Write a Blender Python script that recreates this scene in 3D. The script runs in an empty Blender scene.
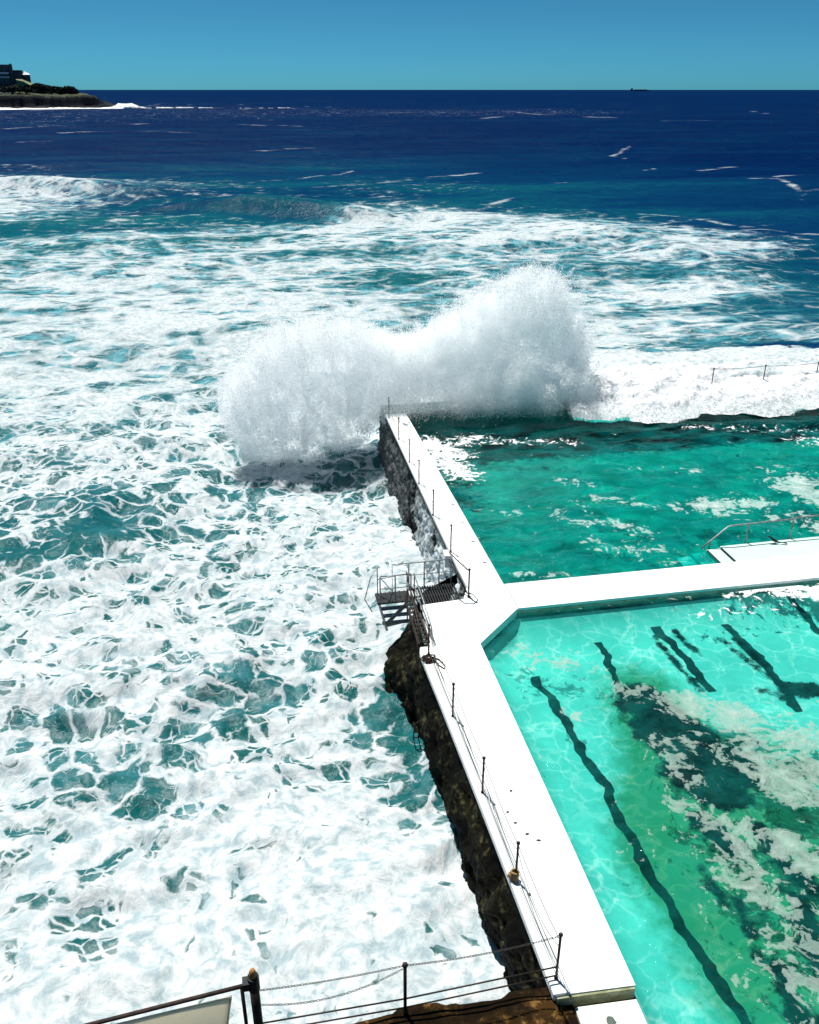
import bpy, bmesh, math, random
import numpy as np
from mathutils import Vector

random.seed(7)
rng = np.random.default_rng(11)
SC = bpy.context.scene
COL = SC.collection
R = math.radians

# ------------------------------------------------------------------ camera, sky, sun, exposure
CAM_H = 16.2
YAW, PITCH = R(10.6), R(25.9)
FPX = 870.0
cam_d = bpy.data.cameras.new('camera')
cam = bpy.data.objects.new('camera', cam_d)
COL.objects.link(cam)
cam.location = (0, 0, CAM_H)
cam.rotation_euler = (R(90) - PITCH, R(0.0), -YAW)
cam_d.sensor_fit = 'VERTICAL'
cam_d.sensor_height = 24
cam_d.lens = FPX / 1024 * 24
cam_d.clip_start = 0.1
cam_d.clip_end = 120000
SC.camera = cam

TO_SUN = Vector((-0.165, 0.345, 1.0)).normalized()
SUN_EL = math.asin(TO_SUN.z)
SUN_AZ = math.atan2(TO_SUN.x, TO_SUN.y)
world = bpy.data.worlds.new('World')
SC.world = world
world.use_nodes = True
wn = world.node_tree
sky = wn.nodes.new('ShaderNodeTexSky')
sky.sky_type = 'NISHITA'
sky.sun_disc = False
sky.sun_elevation = SUN_EL
sky.sun_rotation = SUN_AZ
sky.altitude = 10
sky.air_density = 0.3
sky.dust_density = 0.5
sky.ozone_density = 10
tint = wn.nodes.new('ShaderNodeMix')
tint.data_type = 'RGBA'
tint.blend_type = 'MULTIPLY'
tint.inputs[0].default_value = 1.0
tint.inputs[7].default_value = (0.38, 1.05, 0.92, 1)
wn.links.new(sky.outputs[0], tint.inputs[6])
wn.links.new(tint.outputs[2], wn.nodes['Background'].inputs[0])
wn.nodes['Background'].inputs[1].default_value = 0.082

sun_d = bpy.data.lights.new('sun', 'SUN')
sun_d.energy = 5.0
sun_d.angle = R(0.5)
sun_d.color = (1.0, 0.97, 0.92)
sun = bpy.data.objects.new('sun', sun_d)
COL.objects.link(sun)
sun.location = (0, 0, 60)
sun.rotation_euler = TO_SUN.to_track_quat('Z', 'Y').to_euler()

SC.view_settings.view_transform = 'Standard'
SC.view_settings.look = 'None'
SC.view_settings.exposure = 0.3
SC.view_settings.gamma = 1
SC.view_settings.use_curve_mapping = False
SC.render.engine = 'CYCLES'
cy = SC.cycles
cy.use_denoising = True
cy.max_bounces = 44
cy.diffuse_bounces = 40
cy.glossy_bounces = 3
cy.transmission_bounces = 40
cy.transparent_max_bounces = 16
cy.caustics_reflective = False
cy.caustics_refractive = False


# ------------------------------------------------------------------ helpers
def ray(x, y):
    u = (x - 409.5) / FPX
    v = (y - 512) / FPX
    f = math.cos(PITCH) - v * math.sin(PITCH)
    d = math.sin(PITCH) + v * math.cos(PITCH)
    return (f * math.sin(YAW) + u * math.cos(YAW), f * math.cos(YAW) - u * math.sin(YAW), -d)


def at(x, y, z=0.0):
    r = ray(x, y)
    t = (z - CAM_H) / r[2]
    return (r[0] * t, r[1] * t, z)


def far_at(x, y, dist):
    r = ray(x, y)
    t = dist / math.hypot(r[0], r[1])
    return (r[0] * t, r[1] * t, CAM_H + r[2] * t)


def tag(o, label=None, cat=None, group=None, kind=None):
    if label: o['label'] = label
    if cat: o['category'] = cat
    if group: o['group'] = group
    if kind: o['kind'] = kind
    return o


def empty(name, loc, label=None, cat=None, group=None):
    o = bpy.data.objects.new(name, None)
    COL.objects.link(o)
    o.location = loc
    o.empty_display_size = 0.2
    return tag(o, label, cat, group)


class MB:
    """collects shapes in world coordinates and links them as one mesh object"""
    def __init__(self):
        self.v, self.f = [], []

    def add(self, vs, fs):
        n = len(self.v)
        self.v += [tuple(p) for p in vs]
        self.f += [tuple(i + n for i in q) for q in fs]

    def box(self, x0, x1, y0, y1, z0, z1):
        self.prism([(x0, y0), (x1, y0), (x1, y1), (x0, y1)], z0, z1)

    def prism(self, poly, z0, z1):
        n = len(poly)
        vs = [(p[0], p[1], z0) for p in poly] + [(p[0], p[1], z1) for p in poly]
        fs = [tuple(range(n - 1, -1, -1)), tuple(range(n, 2 * n))]
        fs += [(i, (i + 1) % n, n + (i + 1) % n, n + i) for i in range(n)]
        self.add(vs, fs)

    def tube(self, pts, r, n=8, r2=None):
        pts = [Vector(p) for p in pts]
        rings = []
        for i, p in enumerate(pts):
            a = pts[max(i - 1, 0)]
            b = pts[min(i + 1, len(pts) - 1)]
            t = (b - a).normalized()
            s = t.cross(Vector((0, 0, 1)))
            if s.length < 1e-3: s = t.cross(Vector((1, 0, 0)))
            s.normalize()
            q = s.cross(t)
            rr = r if r2 is None else r + (r2 - r) * i / max(len(pts) - 1, 1)
            rings.append([p + s * (rr * math.cos(2 * math.pi * k / n)) + q * (rr * math.sin(2 * math.pi * k / n)) for k in range(n)])
        vs = [p for ring in rings for p in ring]
        fs = []
        for i in range(len(pts) - 1):
            for k in range(n):
                fs.append((i * n + k, i * n + (k + 1) % n, (i + 1) * n + (k + 1) % n, (i + 1) * n + k))
        fs.append(tuple(range(n - 1, -1, -1)))
        fs.append(tuple((len(pts) - 1) * n + k for k in range(n)))
        self.add(vs, fs)

    def ball(self, c, r, sx=1, sy=1, sz=1, nu=10, nv=6, jit=0):
        vs = [(c[0], c[1], c[2] + r * sz)]
        for j in range(1, nv):
            for i in range(nu):
                a, b = math.pi * j / nv, 2 * math.pi * i / nu
                rr = r * (1 + random.uniform(-jit, jit))
                vs.append((c[0] + rr * sx * math.sin(a) * math.cos(b), c[1] + rr * sy * math.sin(a) * math.sin(b), c[2] + rr * sz * math.cos(a)))
        vs.append((c[0], c[1], c[2] - r * sz))
        fs = [(0, 1 + i, 1 + (i + 1) % nu) for i in range(nu)]
        for j in range(nv - 2):
            for i in range(nu):
                a = 1 + j * nu + i
                b = 1 + j * nu + (i + 1) % nu
                fs.append((a, a + nu, b + nu, b))
        l = len(vs) - 1
        k = 1 + (nv - 2) * nu
        fs += [(k + (i + 1) % nu, k + i, l) for i in range(nu)]
        self.add(vs, fs)

    def bar(self, a, b, w, h):
        """square bar from a to b, w across, h high"""
        a, b = Vector(a), Vector(b)
        t = (b - a).normalized()
        s = t.cross(Vector((0, 0, 1)))
        if s.length < 1e-3: s = Vector((1, 0, 0))
        s.normalize()
        q = s.cross(t)
        vs = []
        for p in (a, b):
            for i, j in ((-1, -1), (1, -1), (1, 1), (-1, 1)):
                vs.append(p + s * (i * w / 2) + q * (j * h / 2))
        self.add(vs, [(3, 2, 1, 0), (4, 5, 6, 7), (0, 1, 5, 4), (1, 2, 6, 5), (2, 3, 7, 6), (3, 0, 4, 7)])

    def build(self, name, mat, parent=None, smooth=False, bevel=0):
        loc = Vector(parent.matrix_world.translation) if parent else Vector((0, 0, 0))
        if parent:
            loc = Vector((0, 0, 0))
            q = parent
            while q:
                loc += q.location
                q = q.parent
        me = bpy.data.meshes.new(name)
        me.from_pydata([(p[0] - loc.x, p[1] - loc.y, p[2] - loc.z) for p in self.v], [], self.f)
        bm = bmesh.new()
        bm.from_mesh(me)
        bmesh.ops.recalc_face_normals(bm, faces=bm.faces)
        bm.to_mesh(me)
        bm.free()
        if smooth: me.polygons.foreach_set('use_smooth', [True] * len(me.polygons))
        me.materials.append(mat)
        o = bpy.data.objects.new(name, me)
        COL.objects.link(o)
        if parent: o.parent = parent
        if bevel:
            m = o.modifiers.new('bevel', 'BEVEL')
            m.width = bevel
            m.segments = 2
            m.limit_method = 'ANGLE'
        return o


def grid_obj(name, X, Y, Z, mat, parent=None, attrs=None, smooth=True, keep=None):
    """mesh from 2-D coordinate arrays"""
    n, m = X.shape
    co = np.stack([X, Y, Z], -1).reshape(-1, 3).astype(np.float32)
    if parent is not None: co = co - np.array(parent.location, dtype=np.float32)
    idx = np.arange(n * m).reshape(n, m)
    q = np.stack([idx[:-1, :-1], idx[:-1, 1:], idx[1:, 1:], idx[1:, :-1]], -1).reshape(-1, 4)
    if keep is not None: q = q[keep.reshape(-1)[q].all(1)]
    me = bpy.data.meshes.new(name)
    me.vertices.add(len(co))
    me.vertices.foreach_set('co', co.ravel())
    me.loops.add(q.size)
    me.loops.foreach_set('vertex_index', q.ravel().astype(np.int32))
    me.polygons.add(len(q))
    me.polygons.foreach_set('loop_start', (np.arange(len(q)) * 4).astype(np.int32))
    me.polygons.foreach_set('loop_total', np.full(len(q), 4, dtype=np.int32))
    if smooth: me.polygons.foreach_set('use_smooth', np.ones(len(q), dtype=bool))
    for k, a in (attrs or {}).items():
        at_ = me.attributes.new(k, 'FLOAT', 'POINT')
        at_.data.foreach_set('value', a.reshape(-1).astype(np.float32))
    me.update(calc_edges=True)
    me.materials.append(mat)
    o = bpy.data.objects.new(name, me)
    COL.objects.link(o)
    if parent is not None: o.parent = parent
    return o


# numpy noise
def _hash(ix, iy, seed):
    h = (ix.astype(np.int64) * 374761393 + iy.astype(np.int64) * 668265263 + seed * 1442695041) & 0xffffffff
    h = ((h ^ (h >> 13)) * 1274126177) & 0xffffffff
    return ((h ^ (h >> 16)) & 0xffff) / 65535.0


def vnoise(x, y, seed=0):
    ix, iy = np.floor(x), np.floor(y)
    fx, fy = x - ix, y - iy
    ux, uy = fx * fx * fx * (fx * (fx * 6 - 15) + 10), fy * fy * fy * (fy * (fy * 6 - 15) + 10)
    a, b = _hash(ix, iy, seed), _hash(ix + 1, iy, seed)
    c, d = _hash(ix, iy + 1, seed), _hash(ix + 1, iy + 1, seed)
    return (a + (b - a) * ux) * (1 - uy) + (c + (d - c) * ux) * uy


def fbm(x, y, oct=4, seed=0, gain=0.5):
    s, a, t = 0.0, 1.0, 0.0
    ca, sa = math.cos(0.6), math.sin(0.6)
    for i in range(oct):
        s = s + a * vnoise(x, y, seed + i * 17)
        t += a
        a *= gain
        x, y = (x * ca - y * sa) * 2.03 + 5.1, (x * sa + y * ca) * 2.03 + 1.7
    return s / t


def sstep(a, b, x):
    t = np.clip((x - a) / (b - a), 0, 1)
    return t * t * (3 - 2 * t)


# ------------------------------------------------------------------ material helpers
class NT:
    def __init__(self, name):
        self.m = bpy.data.materials.new(name)
        self.m.use_nodes = True
        self.t = self.m.node_tree
        self.t.nodes.clear()
        self.out = self.t.nodes.new('ShaderNodeOutputMaterial')

    def n(self, typ, ins=None, **props):
        nd = self.t.nodes.new('ShaderNode' + typ)
        for k, v in props.items(): setattr(nd, k, v)
        for k, v in (ins or {}).items(): self.set(nd.inputs[k], v)
        return nd

    def set(self, sock, v):
        if isinstance(v, bpy.types.NodeSocket): self.t.links.new(v, sock)
        elif isinstance(v, bpy.types.Node): self.t.links.new(v.outputs[0], sock)
        else: sock.default_value = v

    def math(self, op, a, b=0.0, c=None, clamp=False):
        nd = self.n('Math', operation=op, use_clamp=clamp)
        self.set(nd.inputs[0], a)
        self.set(nd.inputs[1], b)
        if c is not None: self.set(nd.inputs[2], c)
        return nd.outputs[0]

    def smooth(self, x, a, b, lo=0.0, hi=1.0):
        nd = self.n('MapRange', interpolation_type='SMOOTHSTEP')
        for i, v in enumerate((x, a, b, lo, hi)): self.set(nd.inputs[i], v)
        return nd.outputs[0]

    def lerp(self, f, a, b):
        nd = self.n('Mix', data_type='FLOAT')
        self.set(nd.inputs[0], f)
        self.set(nd.inputs[2], a)
        self.set(nd.inputs[3], b)
        return nd.outputs[0]

    def mixc(self, f, a, b, mode='MIX'):
        nd = self.n('Mix', data_type='RGBA', blend_type=mode)
        self.set(nd.inputs[0], f)
        for i, v in ((6, a), (7, b)):
            self.set(nd.inputs[i], (*v, 1) if isinstance(v, tuple) and len(v) == 3 else v)
        return nd.outputs[2]

    def noise(self, vec, scale, detail=4.0, rough=0.5, out='Fac', dist=0.0):
        nd = self.n('TexNoise', {'Scale': scale, 'Detail': detail, 'Roughness': rough, 'Distortion': dist})
        if vec is not None: self.set(nd.inputs['Vector'], vec)
        return nd.outputs[out]

    def voro(self, vec, scale, feature='DISTANCE_TO_EDGE', out='Distance', rnd=1.0):
        nd = self.n('TexVoronoi', {'Scale': scale, 'Randomness': rnd}, feature=feature)
        self.set(nd.inputs['Vector'], vec)
        return nd.outputs[out]

    def vadd(self, a, b, s=1.0):
        """a + s*(b-0.5)"""
        c = self.n('VectorMath', operation='SUBTRACT')
        self.set(c.inputs[0], b)
        c.inputs[1].default_value = (0.5, 0.5, 0.5)
        sc = self.n('VectorMath', operation='SCALE')
        self.set(sc.inputs[0], c)
        sc.inputs['Scale'].default_value = s
        ad = self.n('VectorMath', operation='ADD')
        self.set(ad.inputs[0], a)
        self.set(ad.inputs[1], sc)
        return ad.outputs[0]

    def vmul(self, a, v):
        nd = self.n('VectorMath', operation='MULTIPLY')
        self.set(nd.inputs[0], a)
        nd.inputs[1].default_value = v
        return nd.outputs[0]

    def attr(self, name):
        return self.n('Attribute', attribute_name=name).outputs['Fac']

    def pos(self):
        return self.n('NewGeometry').outputs['Position']

    def bump(self, h, dist=0.1, strength=1.0, normal=None):
        nd = self.n('Bump', {'Height': h, 'Distance': dist, 'Strength': strength})
        if normal is not None: self.set(nd.inputs['Normal'], normal)
        return nd.outputs[0]

    def finish(self, shader):
        self.set(self.out.inputs['Surface'], shader)
        return self.m


def bsdf(t, color, rough=0.6, normal=None, spec=0.3, metal=0.0):
    p = t.n('BsdfPrincipled', {'Roughness': rough, 'Metallic': metal, 'Specular IOR Level': spec})
    t.set(p.inputs['Base Color'], (*color, 1) if isinstance(color, tuple) else color)
    if normal is not None: t.set(p.inputs['Normal'], normal)
    return p.outputs[0]


def simple(name, color, rough=0.6, var=0.25, scale=6.0, bump=0.004, metal=0.0, second=None, spec=0.3):
    """surface with uneven colour and a fine relief"""
    t = NT(name)
    p = t.pos()
    n1 = t.noise(p, scale, 6, 0.6)
    c2 = second or tuple(c * (1 - var) for c in color)
    col = t.mixc(t.smooth(n1, 0.35, 0.68), color, c2)
    n2 = t.noise(p, scale * 6, 4, 0.6)
    return t.finish(bsdf(t, col, rough, t.bump(n2, bump), spec, metal))


# sea -----------------------------------------------------------------
def make_sea_mat():
    t = NT('sea_water')
    p = t.vmul(t.pos(), (1, 1, 0))
    cov, turb, rr = t.attr('cov'), t.attr('turb'), t.attr('dist')
    streak = t.attr('streak')
    warp1 = t.noise(p, 0.22, 4, 0.55, 'Color')
    warp2 = t.noise(p, 1.1, 3, 0.5, 'Color')
    w = t.vadd(t.vadd(p, warp1, 3.4), warp2, 0.6)
    w2 = t.vadd(t.vadd(p, warp1, 2.2), warp2, 0.7)
    nlow = t.noise(p, 0.085, 4, 0.55)
    nmid = t.noise(w2, 0.33, 7, 0.62)
    nhi = t.noise(w2, 2.6, 6, 0.62)
    near = t.math('MINIMUM', t.voro(w, 0.74), t.math('MULTIPLY_ADD', t.voro(w2, 2.0), 0.9, 0.09))
    wf, wf2 = t.vmul(w, (0.62, 1.2, 1)), t.vmul(w2, (0.62, 1.2, 1))
    fr = t.math('MINIMUM', t.voro(wf, 0.22), t.math('MULTIPLY_ADD', t.voro(wf2, 0.66), 0.9, 0.06))
    ff = t.smooth(rr, 40.0, 85.0)
    film = t.lerp(ff, near, fr)
    film = t.math('ADD', film, t.math('MULTIPLY', t.math('SUBTRACT', nhi, 0.5), t.lerp(ff, 0.38, 0.22)))
    c = t.math('ADD', cov, t.math('MULTIPLY_ADD', nlow, 0.85, -0.41))
    c = t.math('ADD', c, t.math('MULTIPLY_ADD', nmid, 1.5, -0.75))
    # no noise-born foam where there is none at all
    c = t.math('ADD', c, t.smooth(cov, 0.0, 0.12, -0.35, 0.0))
    th = t.math('MULTIPLY_ADD', c, 0.46, -0.155)
    df = t.math('SUBTRACT', film, th)
    hole = t.lerp(ff, t.smooth(df, -0.035, 0.06), t.smooth(df, -0.15, 0.10, 0.05, 1.0))
    foam = t.math('SUBTRACT', 1.0, hole)
    # thin milky film drifting inside the holes
    thin = t.smooth(t.math('ADD', t.noise(w, 0.9, 8, 0.72), t.math('MULTIPLY_ADD', cov, 0.30, -0.22)), 0.43, 0.80, 0.0, 0.74)
    foam = t.math('MAXIMUM', foam, t.math('MULTIPLY', thin, t.smooth(cov, 0.05, 0.5)))
    stre = t.smooth(t.math('ADD', streak, t.math('MULTIPLY_ADD', t.noise(t.vmul(w, (0.35, 1, 1)), 0.22, 8, 0.75), 2.8, -1.72)), 0.35, 1.0, 0.0, 0.75)
    foam = t.math('MAXIMUM', foam, stre)
    # water body colour
    tv = t.math('ADD', turb, t.math('MULTIPLY_ADD', nmid, 0.4, -0.20))
    swell = t.noise(t.vmul(p, (0.35, 1.0, 1)), 0.03, 6, 0.62)
    tv = t.math('ADD', tv, t.math('MULTIPLY', t.math('MULTIPLY_ADD', swell, 1.1, -0.55), t.smooth(rr, 60, 160)))
    ramp = t.n('ValToRGB', {'Fac': tv})
    cr = ramp.color_ramp
    cr.elements[0].position, cr.elements[0].color = 0.0, (0.0005, 0.0125, 0.062, 1)
    cr.elements[1].position, cr.elements[1].color = 1.0, (0.005, 0.088, 0.086, 1)
    e = cr.elements.new(0.35)
    e.color = (0.0012, 0.030, 0.085, 1)
    e = cr.elements.new(0.65)
    e.color = (0.003, 0.080, 0.108, 1)
    milk = t.math('MULTIPLY', t.smooth(t.noise(w2, 0.5, 7, 0.65), 0.40, 0.72), t.smooth(cov, 0.2, 0.55))
    milk = t.math('MULTIPLY', milk, t.lerp(ff, 0.28, 1.0))
    water = t.mixc(milk, ramp.outputs[0], (0.12, 0.40, 0.47))
    ripple = t.noise(t.vmul(p, (1, 1.6, 1)), 0.9, 6, 0.62)
    ripple2 = t.noise(t.vmul(p, (1, 2.2, 1)), 0.09, 6, 0.6)
    bw = t.bump(t.math('ADD', t.math('MULTIPLY', ripple, 0.22), t.math('MULTIPLY', ripple2, t.lerp(t.smooth(rr, 80, 400), 0.3, 4.0))), 1.0, 0.9)
    diff = t.n('BsdfDiffuse', {'Color': water, 'Normal': bw})
    glo = t.n('BsdfGlossy', {'Color': (0.9, 1.0, 1.0, 1), 'Roughness': 0.16, 'Normal': bw})
    fres = t.n('Fresnel', {'IOR': 1.33, 'Normal': bw})
    gf = t.math('MULTIPLY', t.math('MINIMUM', fres, 0.16), t.lerp(t.smooth(rr, 40, 130), 0.55, 0.14))
    wsh = t.n('MixShader', {0: gf, 1: diff, 2: glo})
    # foam
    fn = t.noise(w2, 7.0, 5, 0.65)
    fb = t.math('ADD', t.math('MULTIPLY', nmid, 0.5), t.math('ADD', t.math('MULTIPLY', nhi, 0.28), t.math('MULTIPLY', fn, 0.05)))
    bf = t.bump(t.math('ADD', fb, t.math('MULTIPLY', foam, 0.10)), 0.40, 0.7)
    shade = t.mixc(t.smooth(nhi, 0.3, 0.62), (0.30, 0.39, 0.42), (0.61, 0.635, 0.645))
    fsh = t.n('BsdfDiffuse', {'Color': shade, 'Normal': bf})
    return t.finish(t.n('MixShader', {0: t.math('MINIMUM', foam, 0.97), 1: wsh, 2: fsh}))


def make_pool_mat(name, body, milk_col, milk, ripple_s=1.0, scum=((0.17, 0.33, 0.28), (0.46, 0.52, 0.46))):
    """clear tinted pool water with a scum of foam floating on it"""
    t = NT(name)
    p = t.vmul(t.pos(), (1, 1, 0))
    cov, churn = t.attr('cov'), t.attr('churn')
    warp1 = t.noise(p, 0.5, 3, 0.5, 'Color')
    warp2 = t.noise(p, 1.9, 3, 0.5, 'Color')
    w = t.vadd(t.vadd(p, warp1, 1.6), warp2, 0.45)
    wr = t.vmul(w, (0.75, 1.2, 1))
    ripple = t.noise(wr, 1.1 * ripple_s, 5, 0.55)
    n1 = t.noise(w, 0.9, 8, 0.6)
    n2 = t.noise(w, 3.4, 6, 0.6)
    n3 = t.noise(w, 8.0, 5, 0.65)
    f = t.math('ADD', t.math('MULTIPLY_ADD', n1, 1.3, -0.38), t.math('MULTIPLY_ADD', n2, 1.25, -0.45))
    f = t.math('ADD', f, t.math('MULTIPLY_ADD', n3, 0.4, -0.2))
    foam = t.smooth(t.math('ADD', f, cov), 0.985, 1.03)
    body_n = t.smooth(t.math('ADD', f, cov), 0.97, 1.55, 0.50, 0.92)
    # broken churned lace
    web = t.math('MINIMUM', t.voro(w, 1.3), t.math('MULTIPLY_ADD', t.voro(w, 4.0), 0.9, 0.05))
    lace = t.smooth(t.math('ADD', t.math('SUBTRACT', t.math('MULTIPLY', churn, 0.42), web), t.math('MULTIPLY_ADD', n2, 1.1, -0.62)), 0.0, 0.14)
    lace = t.math('MULTIPLY', lace, t.smooth(churn, 0.0, 0.15))
    b = t.bump(ripple, 0.22, 0.8)
    # bright lines of light focused by ripples, painted into the water tint
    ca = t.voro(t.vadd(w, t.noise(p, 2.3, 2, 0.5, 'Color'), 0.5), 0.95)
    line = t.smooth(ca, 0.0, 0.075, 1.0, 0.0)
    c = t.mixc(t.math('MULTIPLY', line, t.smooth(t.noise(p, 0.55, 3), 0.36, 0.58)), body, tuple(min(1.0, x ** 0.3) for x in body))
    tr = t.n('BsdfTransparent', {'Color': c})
    mk = t.n('BsdfDiffuse', {'Color': (*milk_col, 1), 'Normal': b})
    mf = t.math('MULTIPLY', t.math('MULTIPLY', t.smooth(ripple, 0.30, 0.72), milk), t.math('SUBTRACT', 1.0, t.attr('deep')))  # deep thins the milk to paint the dark band before the splash
    base = t.n('MixShader', {0: mf, 1: tr, 2: mk})
    glo = t.n('BsdfGlossy', {'Color': (0.9, 1, 1, 1), 'Roughness': 0.05, 'Normal': b})
    fres = t.n('Fresnel', {'IOR': 1.33, 'Normal': b})
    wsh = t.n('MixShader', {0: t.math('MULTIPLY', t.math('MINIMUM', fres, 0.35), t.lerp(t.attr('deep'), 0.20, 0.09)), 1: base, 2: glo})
    sc = t.n('BsdfDiffuse', {'Color': t.mixc(n2, *scum), 'Normal': t.bump(f, 0.2, 0.5)})
    s1 = t.n('MixShader', {0: t.math('MULTIPLY', foam, body_n), 1: wsh, 2: sc})
    wh = t.n('BsdfDiffuse', {'Color': (0.86, 0.88, 0.88, 1), 'Normal': t.bump(n2, 0.25, 0.6)})
    return t.finish(t.n('MixShader', {0: t.math('MULTIPLY', lace, 0.92), 1: s1, 2: wh}))


def make_rock_mat(name, dark, mid, light, run=0.0):
    t = NT(name)
    p = t.pos()
    n1 = t.noise(p, 0.9, 8, 0.65)
    n2 = t.noise(p, 4.5, 8, 0.72)
    c = t.mixc(t.smooth(n1, 0.42, 0.62), dark, mid)
    c = t.mixc(t.math('MULTIPLY', t.smooth(n2, 0.50, 0.64), t.smooth(n1, 0.44, 0.58)), c, light)
    h = t.math('ADD', t.math('MULTIPLY', n1, 0.5), t.math('MULTIPLY', n2, 0.3))
    sh = bsdf(t, c, 0.6, t.bump(h, 0.35, 0.9), 0.05)
    if run:
        q = t.vmul(t.vadd(p, t.noise(p, 0.8, 3, 0.5, 'Color'), 1.3), (1.0, 1.0, 0.25))
        s1 = t.noise(q, 1.5, 7, 0.7)
        lo = t.noise(t.vmul(p, (1, 1, 0.3)), 0.35, 2, 0.5)
        m = t.smooth(t.math('ADD', t.math('MULTIPLY', s1, 0.8), t.math('MULTIPLY', lo, 0.5)), 0.52, 0.68)
        m = t.math('MULTIPLY', m, t.smooth(t.noise(p, 7, 4, 0.7), 0.30, 0.56))
        m = t.math('MULTIPLY', m, t.attr('run'))
        wsh = t.n('BsdfDiffuse', {'Color': (0.75, 0.82, 0.84, 1), 'Normal': t.bump(s1, 0.3, 0.6)})
        sh = t.n('MixShader', {0: t.math('MULTIPLY', m, run), 1: sh, 2: wsh}).outputs[0]
    return t.finish(sh)


def make_deck_mat(name='white_deck', col=(0.83, 0.84, 0.83), amount=1.0):
    t = NT(name)
    p = t.pos()
    n1 = t.noise(p, 0.8, 6, 0.6)
    n2 = t.noise(p, 9, 6, 0.7)
    c = t.mixc(t.math('MULTIPLY', t.smooth(n1, 0.5, 0.8), 0.5 * amount), col, (0.66, 0.67, 0.63))
    c = t.mixc(t.math('MULTIPLY', t.smooth(n2, 0.62, 0.75), 0.35 * amount), c, (0.48, 0.47, 0.42))
    return t.finish(bsdf(t, c, 0.6, t.bump(n2, 0.01, 0.5), 0.3))


def make_droplet_mat():
    t = NT('white_spray')
    d = t.n('BsdfDiffuse', {'Color': (0.994, 0.996, 0.998, 1)})
    tr = t.n('BsdfTranslucent', {'Color': (0.990, 0.996, 0.998, 1)})
    return t.finish(t.n('MixShader', {0: 0.5, 1: d, 2: tr}))


def make_foam_mat():
    t = NT('white_water')
    p = t.pos()
    n1 = t.noise(p, 0.9, 8, 0.68)
    n2 = t.noise(p, 5.0, 6, 0.7)
    d = t.n('BsdfDiffuse', {'Color': t.mixc(t.smooth(n2, 0.3, 0.6), (0.66, 0.70, 0.72), (0.88, 0.89, 0.90)),
                            'Normal': t.bump(t.math('ADD', n1, t.math('MULTIPLY', n2, 0.4)), 0.5, 0.7)})
    return t.finish(d)


M = {}
M['sea'] = make_sea_mat()
M['pool_near'] = make_pool_mat('pool_water_shallow', (0.29, 0.80, 0.76), (0.02, 0.46, 0.39), 0.10)
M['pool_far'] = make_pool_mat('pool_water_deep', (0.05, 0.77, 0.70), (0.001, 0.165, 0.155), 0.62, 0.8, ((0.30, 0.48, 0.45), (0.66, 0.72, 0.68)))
M['rock'] = make_rock_mat('wet_rock', (0.0015, 0.0015, 0.001), (0.009, 0.009, 0.005), (0.085, 0.076, 0.032))
M['rock_far'] = make_rock_mat('wet_rock_running', (0.0015, 0.002, 0.002), (0.006, 0.007, 0.007), (0.02, 0.02, 0.018), run=0.95)
M['ledge'] = make_rock_mat('brown_rock', (0.012, 0.007, 0.003), (0.055, 0.028, 0.008), (0.26, 0.14, 0.04))
M['deck'] = make_deck_mat()
M['ramp'] = make_deck_mat('wet_ramp', (0.50, 0.66, 0.61), 1.2)
M['shaded_wall'] = make_deck_mat('shaded_wall', (0.26, 0.36, 0.35), 1.4)  # end wall colour darkened to stand for the shade of the spray
M['slab'] = make_deck_mat('worn_slab', (0.74, 0.74, 0.67), 1.6)
M['curb'] = make_deck_mat('white_curb', (0.80, 0.81, 0.80), 0.6)
M['riser'] = simple('stained_concrete', (0.20, 0.22, 0.10), 0.7, second=(0.42, 0.42, 0.30), scale=3, bump=0.02)
M['pool_side'] = simple('pale_pool_paint', (0.34, 0.44, 0.38), 0.7, second=(0.22, 0.28, 0.20), scale=3, bump=0.02)
M['concrete'] = simple('wet_concrete', (0.10, 0.13, 0.11), 0.7, second=(0.05, 0.07, 0.06), scale=2, bump=0.02)
M['steel'] = simple('dark_steel', (0.02, 0.018, 0.016), 0.5, second=(0.05, 0.026, 0.014), scale=12, metal=0.3)
M['galv'] = simple('grey_galvanised', (0.36, 0.40, 0.41), 0.45, second=(0.20, 0.20, 0.19), scale=9, metal=0.5)
M['rust'] = simple('rusted_iron', (0.035, 0.016, 0.008), 0.8, second=(0.012, 0.009, 0.006), scale=9)
M['grate'] = simple('black_grating', (0.018, 0.020, 0.022), 0.6, scale=14)
M['wire'] = simple('steel_wire', (0.09, 0.085, 0.075), 0.5, scale=20, metal=0.4)
M['rope'] = simple('tan_rope', (0.42, 0.26, 0.11), 0.9, second=(0.22, 0.14, 0.07), scale=30, bump=0.01)
M['timber'] = simple('dark_timber', (0.05, 0.028, 0.018), 0.7, second=(0.02, 0.014, 0.012), scale=8, bump=0.01)
M['timber_top'] = simple('orange_timber', (0.42, 0.17, 0.05), 0.7, second=(0.55, 0.30, 0.12), scale=14, bump=0.01)
M['canvas'] = simple('cream_canvas', (0.62, 0.58, 0.47), 0.85, second=(0.56, 0.53, 0.44), scale=4, bump=0.01)
_t = NT('cream_sailcloth')
_n = _t.noise(_t.pos(), 5, 5, 0.6)
_c = _t.mixc(_n, (0.86, 0.82, 0.70), (0.80, 0.76, 0.65))
M['sail'] = _t.finish(_t.n('MixShader', {0: 0.7, 1: _t.n('BsdfDiffuse', {'Color': _c}), 2: _t.n('BsdfTranslucent', {'Color': _c})}))
_t = NT('worn_black_paint')
_p = _t.pos()
_m = _t.smooth(_t.math('ADD', _t.noise(_p, 2.2, 7, 0.7), _t.math('MULTIPLY_ADD', _t.noise(_p, 0.6, 2), 0.5, -0.25)), 0.18, 0.34)
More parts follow.
